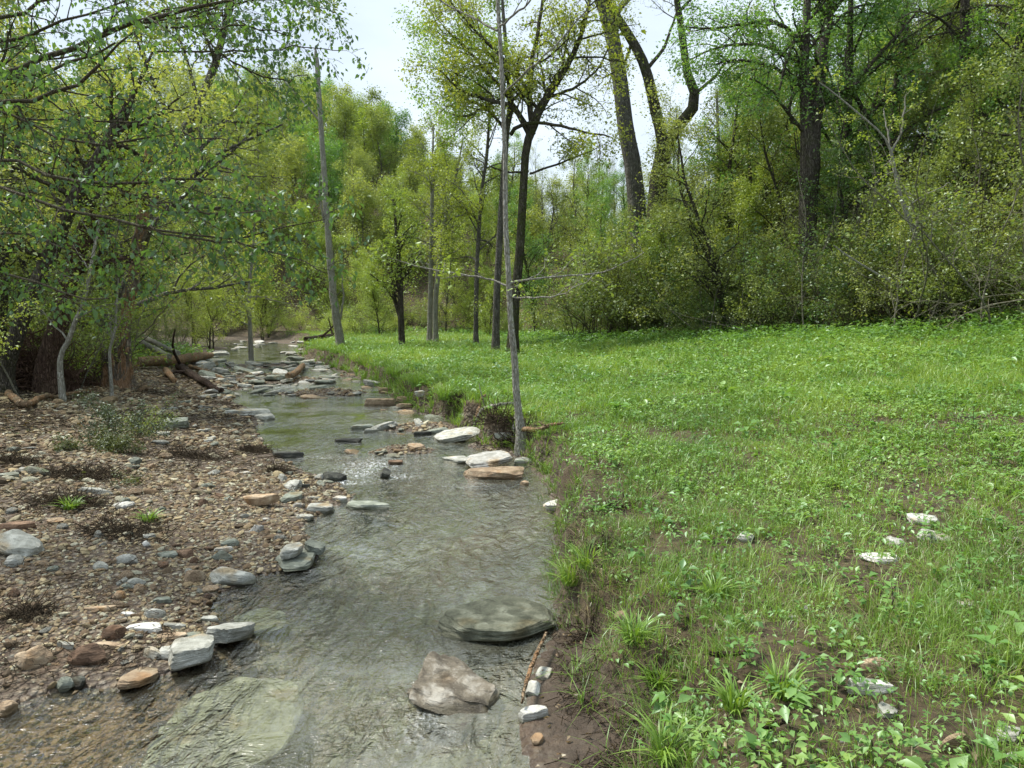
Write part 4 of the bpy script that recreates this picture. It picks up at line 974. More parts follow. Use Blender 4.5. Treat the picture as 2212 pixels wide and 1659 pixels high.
def plant(kind, x, y, s, where, r, z=None, tilt=.04):
    if x / y > .13: s *= float(np.interp(x / y, [.13, .2, .28, .4, .5], [.6, .6, .70, .9, 1.]))
    if x / y > -.34 and x / y < .13 and y > 30: s *= float(np.interp(x / y, [-.34, -.2, -.1, .02, .13], [1., .95, .78, .66, .72]))
    z = float(ground(x, y)) if z is None else z
    b = kind.startswith('bush'); nm = 'shrub' if b else 'sapling' if kind.startswith('stem') else 'hillside_tree' if 'far' in kind and kind != 'far_grey' else ('bare_tree' if 'bare' in kind or kind == 'far_grey' else 'tree')
    lab = f'{sizeword(s)} {LOOK[kind]} {where}'
    put(nm, PR[kind], (x, y, z), r.uniform(0, 6.28), (s * r.uniform(.85, 1.15), s * r.uniform(.85, 1.15), s * r.uniform(.9, 1.1)), lab, 'shrub' if b else 'tree', lab.replace(' tree', ' trees', 1).replace(' bush', ' bushes', 1), parts=('stems', 'crown') if b else ('trunk', 'crown'), tilt=(r.normal(0, tilt), r.normal(0, tilt)))
def scatter(kinds, n, test, box, smin, smax, where, seed, dmin, tilt=.04):
    r = np.random.default_rng(seed); pts = []; t = 0
    while len(pts) < n and t < n * 60:
        t += 1; x = r.uniform(box[0], box[2]); y = r.uniform(box[1], box[3])
        if abs(math.atan2(x, y)) > R_(42) or not test(x, y): continue
        if any((x - a) ** 2 + (y - b) ** 2 < dmin * dmin for a, b in pts): continue
        pts.append((x, y)); plant(kinds[r.integers(len(kinds))], x, y, r.uniform(smin, smax), where, r, tilt=tilt)
    print(where, len(pts))
sd1 = lambda x, y, P: float(sdist(np.array([x]), np.array([y]), P)[0])
foot = lambda x, y: -sd1(x, y, FOOT); lfoot = lambda x, y: -sd1(x, y, LFOOT); dwat = lambda x, y: sd1(x, y, WATER)
# the far hill across the valley
hill = lambda x, y: foot(x, y) > 3 and x / y < .1
scatter(['far_olive', 'far_olive', 'far_lime', 'far_green', 'far_grey', 'far_olive'], 80, lambda x, y: hill(x, y) and foot(x, y) < 30, (-60, 50, 8, 90), .65, .95, 'on the lower slope of the far hill', 101, 3.0)
scatter(['far_olive', 'far_lime', 'far_olive', 'far_grey', 'far_green', 'far_olive'], 120, lambda x, y: hill(x, y) and foot(x, y) >= 28, (-90, 75, 12, 135), .65, 1.0, 'high on the far hill', 102, 3.6)
# yellow green trees behind the meadow and the bend of the stream
scatter(['lime_a', 'lime_b', 'lime_a', 'olive_a', 'bush_lime'], 30, lambda x, y: -2 < foot(x, y) < 9 and dwat(x, y) > 1.5 and x / y < .02 and x / y > -.5, (-32, 44, 4, 72), .7, 1.15, 'where the far meadow meets the hill', 103, 2.2)
scatter(['olive_a', 'thin_a', 'lime_a', 'green_a', 'brown_a'], 22, lambda x, y: foot(x, y) > -.5 and -.02 < x / y < .17, (-2, 38, 14, 80), .7, 1.05, 'at the back of the meadow', 104, 2.6)
scatter(['bush_brown', 'bush_olive', 'bush_lime', 'bush_bare2'], 18, lambda x, y: -.3 < foot(x, y) < 3 and -.12 < x / y < .16, (-8, 36, 9, 60), .8, 1.3, 'along the back edge of the meadow', 105, 1.6)
# right hand slope
rs = lambda x, y: foot(x, y) > .3 and x / y > .10
scatter(['brown_a', 'brown_b', 'olive_b', 'deep_a', 'green_a', 'lime_b', 'green_a'], 66, lambda x, y: rs(x, y) and foot(x, y) > .7 and foot(x, y) < 14, (4, 12, 42, 52), .6, .98, 'on the wooded slope above the meadow', 106, 1.7, .09)
scatter(['olive_a', 'olive_b', 'brown_a', 'green_a', 'thin_a'], 34, lambda x, y: rs(x, y) and foot(x, y) >= 14 and x / y > .33, (8, 20, 60, 70), .8, 1.15, 'higher up the wooded slope', 107, 3.4)
scatter(['bush_brown', 'bush_bare', 'bush_olive', 'bush_bare', 'bush_bare2', 'bush_deep', 'bush_brown'], 88, lambda x, y: rs(x, y) and foot(x, y) < 4, (4, 8, 24, 40), .75, 1.4, 'in the thicket at the foot of the slope', 108, .8)
scatter(['bare_a', 'thin_a', 'thin_a', 'bare_a'], 12, lambda x, y: foot(x, y) > 8 and .08 < x / y < .34, (3, 40, 26, 76), 1.1, 1.7, 'against the sky behind the thicket', 112, 3.)
rr0 = np.random.default_rng(300)
for X_, d_, s_, k_ in [(1270, 33, .62, 'brown_a'), (1320, 32, .74, 'olive_b'), (1365, 31.5, .78, 'brown_b'), (1405, 31, .86, 'brown_a'), (1445, 31.5, .84, 'deep_a'), (1490, 31, .92, 'brown_b'), (1530, 30, .95, 'green_a'), (1580, 29, .92, 'brown_a'), (1630, 28, .9, 'olive_b'), (1690, 27, .95, 'brown_a')]:
    x_ = (X_ - 1106) / FPX * d_; q_ = float(np.interp(x_ / d_, [.13, .2, .28, .4, .5], [.6, .6, .70, .9, 1.])); plant(k_, x_, d_, s_ * (.66 if X_ < 1500 else .9) / q_, 'in front of the mossy forked tree' if X_ < 1500 else 'between the mossy fork and the double trunk', rr0)
for X_, d_, s_ in [(1250, 32, 1.3), (1300, 31, 1.5), (1350, 30.5, 1.5), (1400, 30, 1.6), (1450, 29.5, 1.5), (1500, 29, 1.6), (1550, 28, 1.5)]:
    x_ = (X_ - 1106) / FPX * d_; plant(['bush_brown', 'bush_deep', 'bush_olive'][int(X_ / 50) % 3], x_, d_, s_ / .62, 'at the foot of the mossy forked tree', rr0)
scatter(['stem_a', 'stem_b', 'stem_c', 'stem_b'], 46, lambda x, y: -.5 < foot(x, y) < 2.2 and x / y > .12, (4, 8, 24, 40), .6, 1.15, 'in front of the thicket', 113, .6, .16)
scatter(['stem_a', 'stem_b', 'stem_c'], 22, lambda x, y: lfoot(x, y) > -4.5 and dwat(x, y) > 3 and x < 0 and 12 < y < 24, (-20, 12, -5, 24), .6, 1.1, 'before the wood beyond the gravel bar', 114, .7, .2)
# left wood
lw_ = lambda x, y: lfoot(x, y) > -2.5 and dwat(x, y) > 3.6 and x < 0
scatter(['olive_a', 'lime_a', 'lime_b', 'olive_b', 'green_a', 'lime_a', 'thin_a'], 54, lambda x, y: lw_(x, y) and y > 15 and x / y > -.9, (-40, 15, -6, 50), .8, 1.25, 'in the wood beyond the gravel bar', 109, 2.2, .08)
scatter(['bush_brown', 'bush_olive', 'bush_lime', 'bush_green', 'bush_bare2'], 34, lambda x, y: lfoot(x, y) > -4 and dwat(x, y) > 2.4 and x < 0 and y > 13, (-26, 13, -5, 46), .6, 1.1, 'at the edge of the wood beyond the gravel bar', 110, 1.1)
scatter(['bush_olive', 'bush_lime', 'bush_green', 'lime_b'], 18, lambda x, y: .6 < dwat(x, y) < 5 and y > 40 and x < -4 and foot(x, y) < 1, (-34, 38, -4, 62), .6, 1., 'beside the far bend of the stream', 111, 1.4)
# ------------------------------------------------------------------ trees and wood that can be told apart
print('heroes')
def PX(pts, y0, y1=None):
    """(X, Y, width px) -> world points with radius; depth runs from y0 to y1"""
    y1 = y0 if y1 is None else y1; o = []
    for i, (X, Y, w_) in enumerate(pts):
        dp = y0 + (y1 - y0) * i / max(len(pts) - 1, 1); p = at_y(X, Y, dp); o.append((p[0], p[1], p[2], w_ / 2 / FPX * dp))
    return o
def rooted(pts, flare=1.35):
    x, y, z, r0 = pts[0]; g = float(ground(x, y))
    base = [(x, y, g - .3, r0 * flare * 1.1), (x, y, g + .05, r0 * flare)] if z > g + .4 else [(x, y, g - .3, r0 * flare)]
    return base + pts, (x, y, g)
def hero(name, label, main, depth, limbs=(), bark='b_grey', leaf=None, k1=(12, .35, 1.6), leafn=10, leafsz=.085, seed=1, sides=12, nn=26, droop=.02, k2=5, k3=4, up=.25, ang=60, t0=.45, cat='tree', limb_k=6, twig=1., spread=.14, d1=None, wob=.0, flat=0., lt=.15):
    r = np.random.default_rng(seed); p = Plant(); pts, base = rooted(PX(main, depth, d1))
    T = path(pts, nn, wob, r); p.w(T, sides); tw = []
    if k1[0]: 
        A = kids(r, *T, k1[0], t0, .99, 1., ang, up, .16, 7, .45, base_len=k1[2], droop=droop, shape=.4); p.w(A, 5); tw.append(A)
    for L in limbs:
        dd = depth if d1 is None else d1
        q = path(PX(L[0], dd + L[1], dd + L[2]), 14, .012, r); p.w(q, 7)
        kk = L[3] if len(L) > 3 else limb_k
        if kk:
            A = kids(r, *q, kk, lt, 1., .8, 50, up, .18, 7, .55, base_len=k1[2], droop=droop, shape=.2); p.w(A, 5); tw.append(A)
    for A in tw:
        B = kids(r, *A, k2, .2, 1., .5, 46, .1, .2, 5, .6, flat=flat, droop=droop); p.w(B, 3)
        D = kids(r, *B, k3, .2, 1., .55 * twig, 45, .05, .22, 3, .7, flat=flat, droop=droop); p.w((D[0], np.maximum(D[1], .0025)), 3)
        if leaf and leafn: p.f(foliage(r, D[0], leafn, leafsz, spread)); p.f(foliage(r, B[0], max(1, leafn // 2), leafsz, spread))
    return world_put(name, p, bark, leaf, base, label, cat)
d0 = on_ground(1125, 955)[1]
hero('young_tree', 'slim young tree with pale bark standing alone at the eroded stream bank', [(1127,948,27),(1122,905,18),(1116,860,16),(1112,780,15),(1103,690,13),(1099,600,12),(1092,480,11),(1091,330,10),(1086,220,9),(1081,100,8),(1072,-60,8),(1066,-300,4)], d0,
     [([(1100,616,5),(1130,604,5),(1200,596,4),(1290,590,4),(1340,572,3),(1388,543,2)], 0, -.8, 5), ([(1098,618,5),(1060,604,4),(1000,592,4),(930,583,3),(865,566,2)], 0, .8, 5),
      ([(1103,640,4),(1140,643,4),(1200,640,3),(1250,618,2),(1290,590,2)], 0, -1.2, 4), ([(1074,66,5),(1017,37,4),(950,0,3),(900,-50,2)], 0, 1, 6), ([(1077,60,5),(1134,13,4),(1190,-50,2)], 0, -.6, 5),
      ([(1087,205,5),(1120,170,4),(1170,127,4),(1237,57,3),(1290,-20,2)], 0, -1, 6)], 'b_pale', 'l_lime', (3, .5, .9), 3, .06, 5, t0=.5, k2=3, k3=3, up=.35, spread=.05)
hero('tall_tree', 'tall dark trunked tree with a broad olive and green crown behind the slim young tree', [(1108,732,25),(1113,640,21),(1122,553,19),(1131,400,17),(1137,317,17),(1150,283,18),(1157,253,20),(1180,213,16),(1230,133,12),(1260,60,9),(1285,-60,4)], 27,
     [([(1150,290,14),(1143,200,12),(1150,130,10),(1165,50,8),(1180,-60,4)], 0, .5, 12), ([(1104,290,9),(1124,270,8),(1170,266,7),(1217,273,6),(1257,283,5),(1320,295,3)], 0, -2, 4), ([(1145,300,8),(1110,235,8),(1050,215,7),(990,190,4),(950,150,3)], 0, -1, 10), ([(1150,290,8),(1090,200,8),(1030,130,6),(960,60,3)], 0, 1, 10),
      ([(1145,200,8),(1080,120,7),(1020,60,5),(960,-10,3)], 0, -.6, 10), ([(1180,213,8),(1240,190,6),(1290,150,4),(1320,90,3)], 0, 1.5, 8), ([(1142,370,5),(1100,372,4),(1060,360,3)], 0, -.5, 0), ([(1145,375,5),(1230,345,4),(1290,320,2)], 0, 1, 3)],
     'b_moss', 'l_spring', (20, .4, 2.4), 13, .095, 6, t0=.62, limb_k=10, spread=.2)
hero('tall_tree', 'second tall grey trunk just beside the broad olive crowned tree', [(1071,732,17),(1073,640,15),(1078,540,14),(1083,460,14),(1090,350,13),(1094,283,13),(1103,230,13),(1097,150,9),(1088,40,7),(1080,-80,3)], 29,
     [([(1095,285,7),(1050,235,6),(1000,210,5),(960,160,3)], 0, -1, 10), ([(1097,150,6),(1040,110,5),(980,100,4),(940,60,2)], 0, 1, 10), ([(1100,200,6),(1010,250,5),(960,240,3)], 0, 1, 8)], 'b_grey', 'l_green', (12, .4, 2.3), 13, .1, 7, t0=.6, spread=.2)
hero('tree', 'thin grey trunk at the back of the meadow, third from the slim tree', [(1028,718,11),(1029,640,10),(1031,560,9),(1040,420,7),(1052,330,7),(1060,200,3)], 34, (), 'b_grey', 'l_spring', (26, .3, 2.6), 13, .09, 8, t0=.35)
hero('tree', 'pale trunk of a close pair at the back of the meadow, straight one', [(928,720,12),(930,640,11),(932,520,9),(934,400,7),(936,270,3)], 37, (), 'b_pale', 'l_spring', (26, .3, 2.6), 13, .09, 9, t0=.35)
hero('tree', 'pale trunk of a close pair at the back of the meadow, leaning one', [(941,722,12),(941,650,11),(950,560,10),(965,450,8),(985,380,5),(1000,300,3)], 36.5, (), 'b_pale', 'l_lime', (24, .3, 2.4), 13, .09, 10, t0=.4)
hero('tree', 'dark forked trunk at the far edge of the meadow near the stones', [(868,740,15),(866,680,13),(864,600,11),(858,520,8),(850,430,4)], 33, [([(866,690,9),(852,640,8),(846,580,6),(842,520,3)], 0, .5, 5)], 'b_dark', 'l_lime', (18, .3, 2.), 10, .09, 11, t0=.3)
hero('dead_tree', 'bare broken pole of a dead tree rising from the stream bank, no crown', [(735,745,20),(726,680,17),(716,600,15),(709,500,13),(702,420,12),(698,340,11),(691,250,10),(687,170,11),(684,118,9),(681,100,2)], 33,
     [([(692,262,4),(650,215,4),(600,160,3),(560,130,2)], 0, .5, 0), ([(700,480,4),(690,420,3),(694,370,2)], 0, -.4, 0), ([(735,690,5),(742,640,4),(738,590,2)], 0, -.3, 0)], 'b_pale', None, (0, 0, 0), 0, .0, 12, wob=.015)
hero('tall_tree', 'tall leaning grey trunk left of the big mossy fork', [(1388,720,44),(1382,560,40),(1375,440,38),(1366,352,36),(1352,280,34),(1340,180,32),(1325,90,30),(1312,40,28),(1292,-20,26),(1260,-140,16),(1240,-260,8)], 34,
     [([(1318,50,14),(1350,5,10),(1400,-60,6)], 0, 1, 6), ([(1300,5,10),(1280,-30,8),(1240,-60,4)], 0, -1, 6)], 'b_grey', 'l_olive', (8, .3, 2.2), 2, .08, 13, t0=.82, up=.5)
hero('forked_tree', 'great mossy tree forking low into two crooked arms against the sky', [(1412,720,50),(1415,560,46),(1420,440,42),(1424,370,36),(1432,310,26),(1415,235,23),(1395,150,21),(1367,90,19),(1335,40,17),(1310,-20,14),(1290,-140,8)], 33,
     [([(1424,370,30),(1445,305,27),(1475,262,25),(1500,228,24),(1501,205,22),(1482,150,17),(1474,80,15),(1462,0,12),(1450,-120,6)], 0, -.6, 8), ([(1395,150,9),(1430,110,7),(1450,60,5),(1470,0,3)], 0, 1, 6), ([(1498,205,8),(1540,170,6),(1575,120,4),(1600,60,3)], -.5, 0, 7), ([(1365,90,7),(1345,140,5),(1300,170,3)], 0, .6, 5)],
     'b_moss', 'l_olive', (6, .3, 2.2), 2, .08, 14, t0=.86, up=.4, lt=.72)
hero('tall_tree', 'big dark double trunked tree rising out of the thicket on the slope', [(1752,700,42),(1748,600,38),(1744,500,36),(1748,400,38),(1750,330,40),(1742,270,24),(1738,200,20),(1738,120,18),(1742,50,16),(1746,-60,12),(1750,-200,6)], 23.5,
     [([(1752,340,34),(1762,260,28),(1770,180,24),(1778,100,20),(1790,40,16),(1802,-80,10)], 0, .5, 12), ([(1737,112,10),(1708,68,9),(1660,46,8),(1600,54,6),(1540,62,5),(1480,58,3)], 0, -1, 14), ([(1740,90,8),(1722,75,7),(1705,117,7),(1692,157,6),(1680,215,3)], 0, -.5, 6),
      ([(1772,185,12),(1812,204,11),(1838,190,10),(1862,163,9),(1908,108,8),(1945,70,6),(1985,20,4)], 0, .6, 12), ([(1840,200,9),(1860,230,9),(1900,290,9),(1930,340,6)], .4, .8, 4), ([(1772,70,8),(1800,50,7),(1850,15,5),(1900,10,3)], 0, .8, 8), ([(1742,290,8),(1700,240,7),(1660,190,5),(1620,170,3)], 0, -1, 9), ([(1742,200,8),(1680,150,7),(1600,130,5),(1540,140,3)], 0, 1, 12), ([(1742,150,8),(1650,100,7),(1560,100,5),(1490,130,3)], 0, 1.5, 12)],
     'b_dark', 'l_green', (14, .4, 1.9), 8, .085, 15, t0=.5, up=.15, spread=.15, flat=.6)
hero('tree', 'straight dark trunk between the double trunked tree and the conifer', [(1925,720,16),(1926,500,15),(1928,300,14),(1933,207,14),(1943,150,15),(1955,67,14),(1957,0,12),(1960,-120,6)], 26, [([(1945,150,7),(1975,110,6),(2020,70,4),(2060,30,3)], 0, .5, 8)], 'b_dark', 'l_brown', (22, .4, 1.8), 11, .085, 16, t0=.4)
hero('tree', 'thin pale trunk in the dark thicket near the mossy fork', [(1545,520,12),(1548,450,11),(1550,390,10),(1552,320,8),(1548,200,5)], 32, (), 'b_pale', 'l_brown', (14, .3, 1.6), 8, .085, 26, t0=.3)
hero('young_tree', 'thin white barked sapling leaning in front of the dark slope, forked on top', [(2066,672,12),(2030,605,11),(1995,547,10),(1968,483,9),(1948,433,8),(1932,367,7),(1925,327,6),(1905,290,4),(1860,250,4),(1800,200,3),(1770,178,2)], 18,
     [([(1926,330,5),(1945,290,4),(1953,250,4),(1957,205,2)], 0, 0, 3), ([(1922,318,4),(1916,275,3),(1908,235,2)], 0, .2, 2), ([(1955,450,4),(2000,420,3),(2050,395,2)], 0, .4, 3), ([(1972,490,4),(2020,460,3),(2090,440,2)], 0, -.4, 3)], 'b_pale', 'l_lime', (4, .4, .7), 6, .055, 17, t0=.5, k2=3, k3=3, spread=.05)
hero('fallen_branch', 'pale bare stem fallen slantwise through the thicket', [(2008,658,5),(1950,622,5),(1900,595,5),(1835,555,4),(1800,530,3)], 18.4, (), 'b_pale', None, (0, 0, 0), 0, 0, 18, cat='branch')
hero('young_tree', 'grey slanting sapling in the thicket beside the white barked one', [(2062,690,12),(2045,640,11),(2020,580,10),(2003,520,8),(1990,440,5)], 18.8, (), 'b_grey', 'l_brown', (8, .4, 1.), 8, .06, 19, t0=.4)
# conifer with hanging dark boughs
def conifer(name, label, main, depth, seed, blen=3., n=30, t0=.3):
    r = np.random.default_rng(seed); p = Plant(); pts, base = rooted(PX(main, depth)); T = path(pts, 24); p.w(T, 10)
    A = kids(r, *T, n, t0, 1., 1., 82, -.05, .07, 9, .35, base_len=blen, droop=.10, shape=.35); p.w(A, 5)
    B = kids(r, *A, 11, .12, 1., .32, 50, -.1, .14, 5, .6, flat=.9, droop=.12); p.w(B, 3)
    D = kids(r, *B, 5, .1, 1., .5, 45, 0, .15, 3, .7, flat=.7, droop=.1); p.w((D[0], np.maximum(D[1], .003)), 3)
    p.f(foliage(r, D[0], 9, .05, .05, asp=.35)); p.f(foliage(r, B[0], 10, .05, .05, asp=.35))
    return world_put(name, p, 'b_dark', 'l_conifer', base, label)
conifer('conifer', 'dark conifer with drooping feathery boughs high on the slope', [(2090,720,26),(2088,500,24),(2088,350,22),(2087,250,22),(2085,150,21),(2085,60,20),(2084,-60,15),(2084,-300,6)], 24, 41, 4.2, 30, .45)
conifer('conifer', 'second dark conifer at the picture edge behind the first', [(2210,720,24),(2208,400,22),(2206,100,18),(2204,-200,8)], 26, 42, 4.4, 34, .35)
conifer('conifer', 'small dark conifer below the drooping boughs', [(2010,640,10),(2010,480,9),(2012,380,7),(2012,240,3)], 25, 43, 2.2, 26, .25)
# the wood beside the gravel bar
hero('leaning_tree', 'dark crooked trunk leaning towards the stream, nearest of the left wood', [(12,800,34),(45,700,31),(95,580,32),(130,500,29),(160,430,27),(195,372,25),(225,320,24),(250,280,26),(272,238,18),(300,180,10),(330,110,4)], 15,
     [([(250,290,10),(300,262,8),(350,240,6),(400,200,3)], 0, -.6, 8), ([(225,330,8),(180,280,7),(150,220,4)], 0, .5, 8), ([(95,590,7),(60,520,6),(20,480,4)], 0, -.4, 6)], 'b_dark', 'l_olive', (14, .4, 1.6), 9, .07, 20, t0=.4)
hero('tree', 'thick red brown trunk in the wood behind the root tangle', [(104,790,50),(122,720,42),(140,640,38),(158,570,36),(180,510,33),(205,450,32),(232,400,28),(250,360,20),(280,290,10)], 16, [([(205,450,12),(240,430,9),(290,400,6),(330,350,3)], 0, .4, 8)], 'b_red', 'l_lime', (16, .4, 1.8), 9, .075, 21, t0=.45)
hero('young_tree', 'pale slanting sapling in front of the thick red brown trunk', [(130,776,11),(148,735,10),(164,690,9),(182,651,8),(196,576,7),(215,480,5),(225,400,3)], 14.5, (), 'b_pale', 'l_lime', (9, .4, 1.1), 7, .065, 22, t0=.3)
hero('young_tree', 'thin white forked stem beside the torn stump', [(237,765,6),(243,735,6),(250,700,5),(252,660,4),(256,600,3)], 16, [([(243,735,4),(238,700,3),(232,660,2)], 0, .1, 2)], 'b_pale', 'l_lime', (5, .4, .7), 6, .06, 23, t0=.4)
hero('dead_tree', 'broken snag with orange torn wood and no crown in the left wood', [(258,780,30),(268,712,27),(278,660,25),(290,600,24),(303,500,25),(314,410,25),(320,350,20),(322,318,13),(318,290,3)], 18.5, (), 'b_dead', None, (0, 0, 0), 0, 0, 24, wob=.02)
hero('tree', 'dim grey trunk standing between the snag and the dead pole', [(540,705,9),(538,640,8),(545,560,6),(550,480,3)], 30, (), 'b_pale', 'l_lime', (18, .3, 2.), 10, .09, 25, t0=.3)

# fallen wood
def log(name, label, pts, lift=0., mat='b_log', sides=10, cat='log', seed=1, branches=0, group=None):
    r = np.random.default_rng(seed); o = []
    for X, Y, w_ in pts:
        g = on_ground(X, Y, 60); rad = w_ * 1.25 / 2 / FPX * g[1]; o.append((g[0], g[1], max(g[2], 0) + rad * .8 + lift, rad))
    p = Plant(); T = path(o, 18, min(.015, o[0][3] * .2), r); p.w(T, sides)
    v, f = p.wood[0]
    for e in (0, len(v) - sides):                                   # broken ends
        c = v[e:e + sides].mean(0); p.wood.append((np.vstack([v[e:e + sides], c + r.normal(0, .02, 3)]), np.array([[i, (i + 1) % sides, sides, sides] for i in range(sides)])))
    if branches: A = kids(r, *T, branches, .1, 1., .3, 55, .3, .2, 6, .5); p.w(A, 5)
    v, f = merge(p.wood); b = np.array(o[0][:3]); 
    tri = f[:, 2] == f[:, 3]
    me = mesh_np(name, v - b, [f[~tri], f[tri][:, :3]], M[mat])
    return props(link(name, me, loc=tuple(b)), label, cat, group)
log('fallen_log', 'stout fallen log with orange bared wood at one end beside the riffle', [(296,797,17),(355,795,19),(387,792,17),(433,783,15),(458,779,9)], .1, 'b_log', seed=2)
log('fallen_log', 'pale pole sloping down onto the stout log, lower of two', [(308,762,10),(330,776,11),(366,796,9)], .35, 'b_pale', seed=3)
log('fallen_log', 'pale pole sloping down behind the first pole, upper of two', [(318,757,9),(353,776,9),(385,792,8)], .45, 'b_pale', seed=4)
log('driftwood_branch', 'long dark driftwood branch with side twigs lying on the riffle stones', [(387,800,13),(417,820,13),(444,836,12),(480,852,8)], .05, 'b_brown', cat='branch', seed=5, branches=5)
log('driftwood_branch', 'short light driftwood piece under the stout log', [(358,808,10),(368,820,10),(377,832,8)], .05, 'b_log', cat='branch', seed=6)
log('driftwood_branch', 'thin straight stick lying on the pale riffle stones', [(410,797,6),(444,808,6),(485,824,4)], .06, 'b_log', cat='branch', seed=7, branches=2)
log('driftwood_branch', 'bowed orange and pale branch lying at the edge of the left wood', [(20,858,12),(46,885,13),(68,882,11),(91,868,9),(137,860,7),(196,850,5)], .04, 'b_log', cat='branch', seed=8)
log('fallen_log', 'thick dark red fallen trunk between the root tangle and the stump', [(130,792,34),(170,786,36),(228,778,36)], .12, 'b_red', seed=9, sides=14)
log('fallen_log', 'torn pale brown log lying above the thick dark red one', [(160,742,14),(185,738,16),(212,742,12)], .25, 'b_dead', seed=10)
log('driftwood_branch', 'thin dark branch leaning across the torn stump', [(180,800,4),(225,792,4),(303,772,3)], .3, 'b_brown', cat='branch', seed=11, branches=3)
log('driftwood_branch', 'crooked tan log stub standing on stones in mid riffle', [(622,826,10),(640,818,11),(655,808,8)], .12, 'b_log', cat='log', seed=12)
log('driftwood_branch', 'dark log among stones on the far shore under the trees', [(660,742,8),(690,738,9),(725,732,8)], .1, 'b_brown', cat='log', seed=13, branches=4)
log('driftwood_splinter', 'long split splinter of driftwood leaning at the muddy water edge', [(1127,1566,5),(1140,1510,8),(1160,1450,8),(1180,1405,5)], .1, 'b_log', cat='driftwood', seed=14)
log('stick', 'dark forked stick on bare soil in the near grass', [(1638,1580,9),(1668,1572,10),(1698,1562,9)], .0, 'b_brown', cat='stick', seed=15, branches=1)
log('stick', 'dark straight stick in a bare patch of the near grass', [(1532,1418,8),(1570,1420,8),(1608,1422,9)], .0, 'b_brown', cat='stick', seed=16)
log('exposed_root', 'pale root running down into the water below the slim tree', [(1108,965,6),(1112,930,6),(1117,895,4)], .05, 'b_pale', cat='root', seed=17)
log('exposed_root', 'pale dead branch lying out to the meadow side of the slim tree', [(1130,958,9),(1160,950,8),(1195,938,6),(1215,930,3)], .1, 'b_log', cat='branch', seed=18, branches=3)
log('exposed_root', 'crooked pale root bridging the dark undercut beside the slim tree', [(1032,925,8),(1045,905,7),(1075,893,6),(1110,890,5)], .12, 'b_pale', cat='root', seed=19, branches=2)
log('exposed_root', 'upright pale root stub on the gravel by the dark undercut', [(1030,925,8),(1038,905,8),(1048,880,6)], .15, 'b_log', cat='root', seed=20)
# torn stump
def stump():
    r = np.random.default_rng(3); g = on_ground(255, 838); R0 = 30 / FPX * g[1]; H = 92 / FPX * g[1]; n = 28; k = 12; v = []
    for j in range(k + 1):
        t = j / k
        for i in range(n):
            a = i / n * 6.283; q = 1 + .10 * math.sin(5 * a + 1) + .06 * math.sin(11 * a) + r.normal(0, .015); fl = 1 + .55 * (1 - t) ** 4
            top = .72 + .28 * (.5 + .5 * math.sin(2 * a + .6)) + .14 * math.sin(7 * a) + r.uniform(-.09, .09)
            v.append((math.cos(a) * R0 * q * fl * .92, math.sin(a) * R0 * q * fl * .8, -.15 + (H + .15) * t * top))
    f = [[j * n + i, j * n + (i + 1) % n, (j + 1) * n + (i + 1) % n, (j + 1) * n + i] for j in range(k) for i in range(n)]
    b = len(v)
    for i in range(n):
        x, y, z = v[k * n + i]; v.append((x * .72, y * .72, z - .03 - r.uniform(0, .1)))
    for i in range(n): v.append((v[b + i][0] * .55, v[b + i][1] * .55, H * .35))
    f += [[k * n + i, k * n + (i + 1) % n, b + (i + 1) % n, b + i] for i in range(n)] + [[b + i, b + (i + 1) % n, b + n + (i + 1) % n, b + n + i] for i in range(n)]
    v.append((0, 0, H * .3)); c = len(v) - 1
    me = mesh_np('stump', np.array(v), [np.array(f), np.array([[b + n + i, b + n + (i + 1) % n, c] for i in range(n)])], M['b_dead'])
    props(link('tree_stump', me, loc=tuple(g)), 'torn light brown stump with a hollow jagged top at the wood edge', 'stump')
stump()
# root tangles and flood debris
def tangle(name, X, Y, wpx, hpx, n, label, seed, mat='root', cat='roots', thick=.006, kind=None, leng=.5, flatz=1.):
    r = np.random.default_rng(seed); g = on_ground(X, Y); s_ = g[1] / FPX; w_, h_ = wpx * s_ / 2, hpx * s_
    c = np.stack([r.normal(0, .45, n) * w_, r.normal(0, .4, n) * w_ * .7, np.abs(r.normal(0, .4, n)) * h_ * flatz], -1)
    d = nrmz(r.normal(size=(n, 3)) * np.array([1, 1, .8 * flatz])); P = [c]
    L = leng * r.uniform(.4, 1.3, n)
    for k in range(6): d = nrmz(d + r.normal(0, .35, (n, 3))); P.append(P[-1] + d * (L / 6)[:, None])
    P = np.stack(P, 1); P[..., 2] = np.maximum(P[..., 2], -.01)
    if flatz < .5:
        P[..., 2] = P[..., 2] + ground(P[..., 0] + g[0], P[..., 1] + g[1]) - g[2] + .01
    v, f = tubes(P, thick * r.uniform(.5, 1.8, n)[:, None] * np.linspace(1, .4, 7)[None], 4)
    props(link(name, mesh_np(name, v, f, M[mat]), loc=tuple(g)), label, cat, None, kind)
tangle('root_tangle', 78, 842, 120, 100, 900, 'upturned mass of red brown roots under the leaning trunks', 1, mat='l_root', thick=.014, leng=.9)
tangle('root_tangle', 165, 832, 90, 55, 380, 'low brown root tangle next to the thick fallen trunk', 2, mat='l_root', thick=.009, leng=.6)
tangle('root_tangle', 1120, 962, 70, 30, 120, 'fine dark roots round the foot of the slim tree', 3, thick=.006, leng=.45)
tangle('root_tangle', 1075, 925, 70, 28, 130, 'dark hanging roots in the undercut bank', 4, thick=.006, leng=.4)
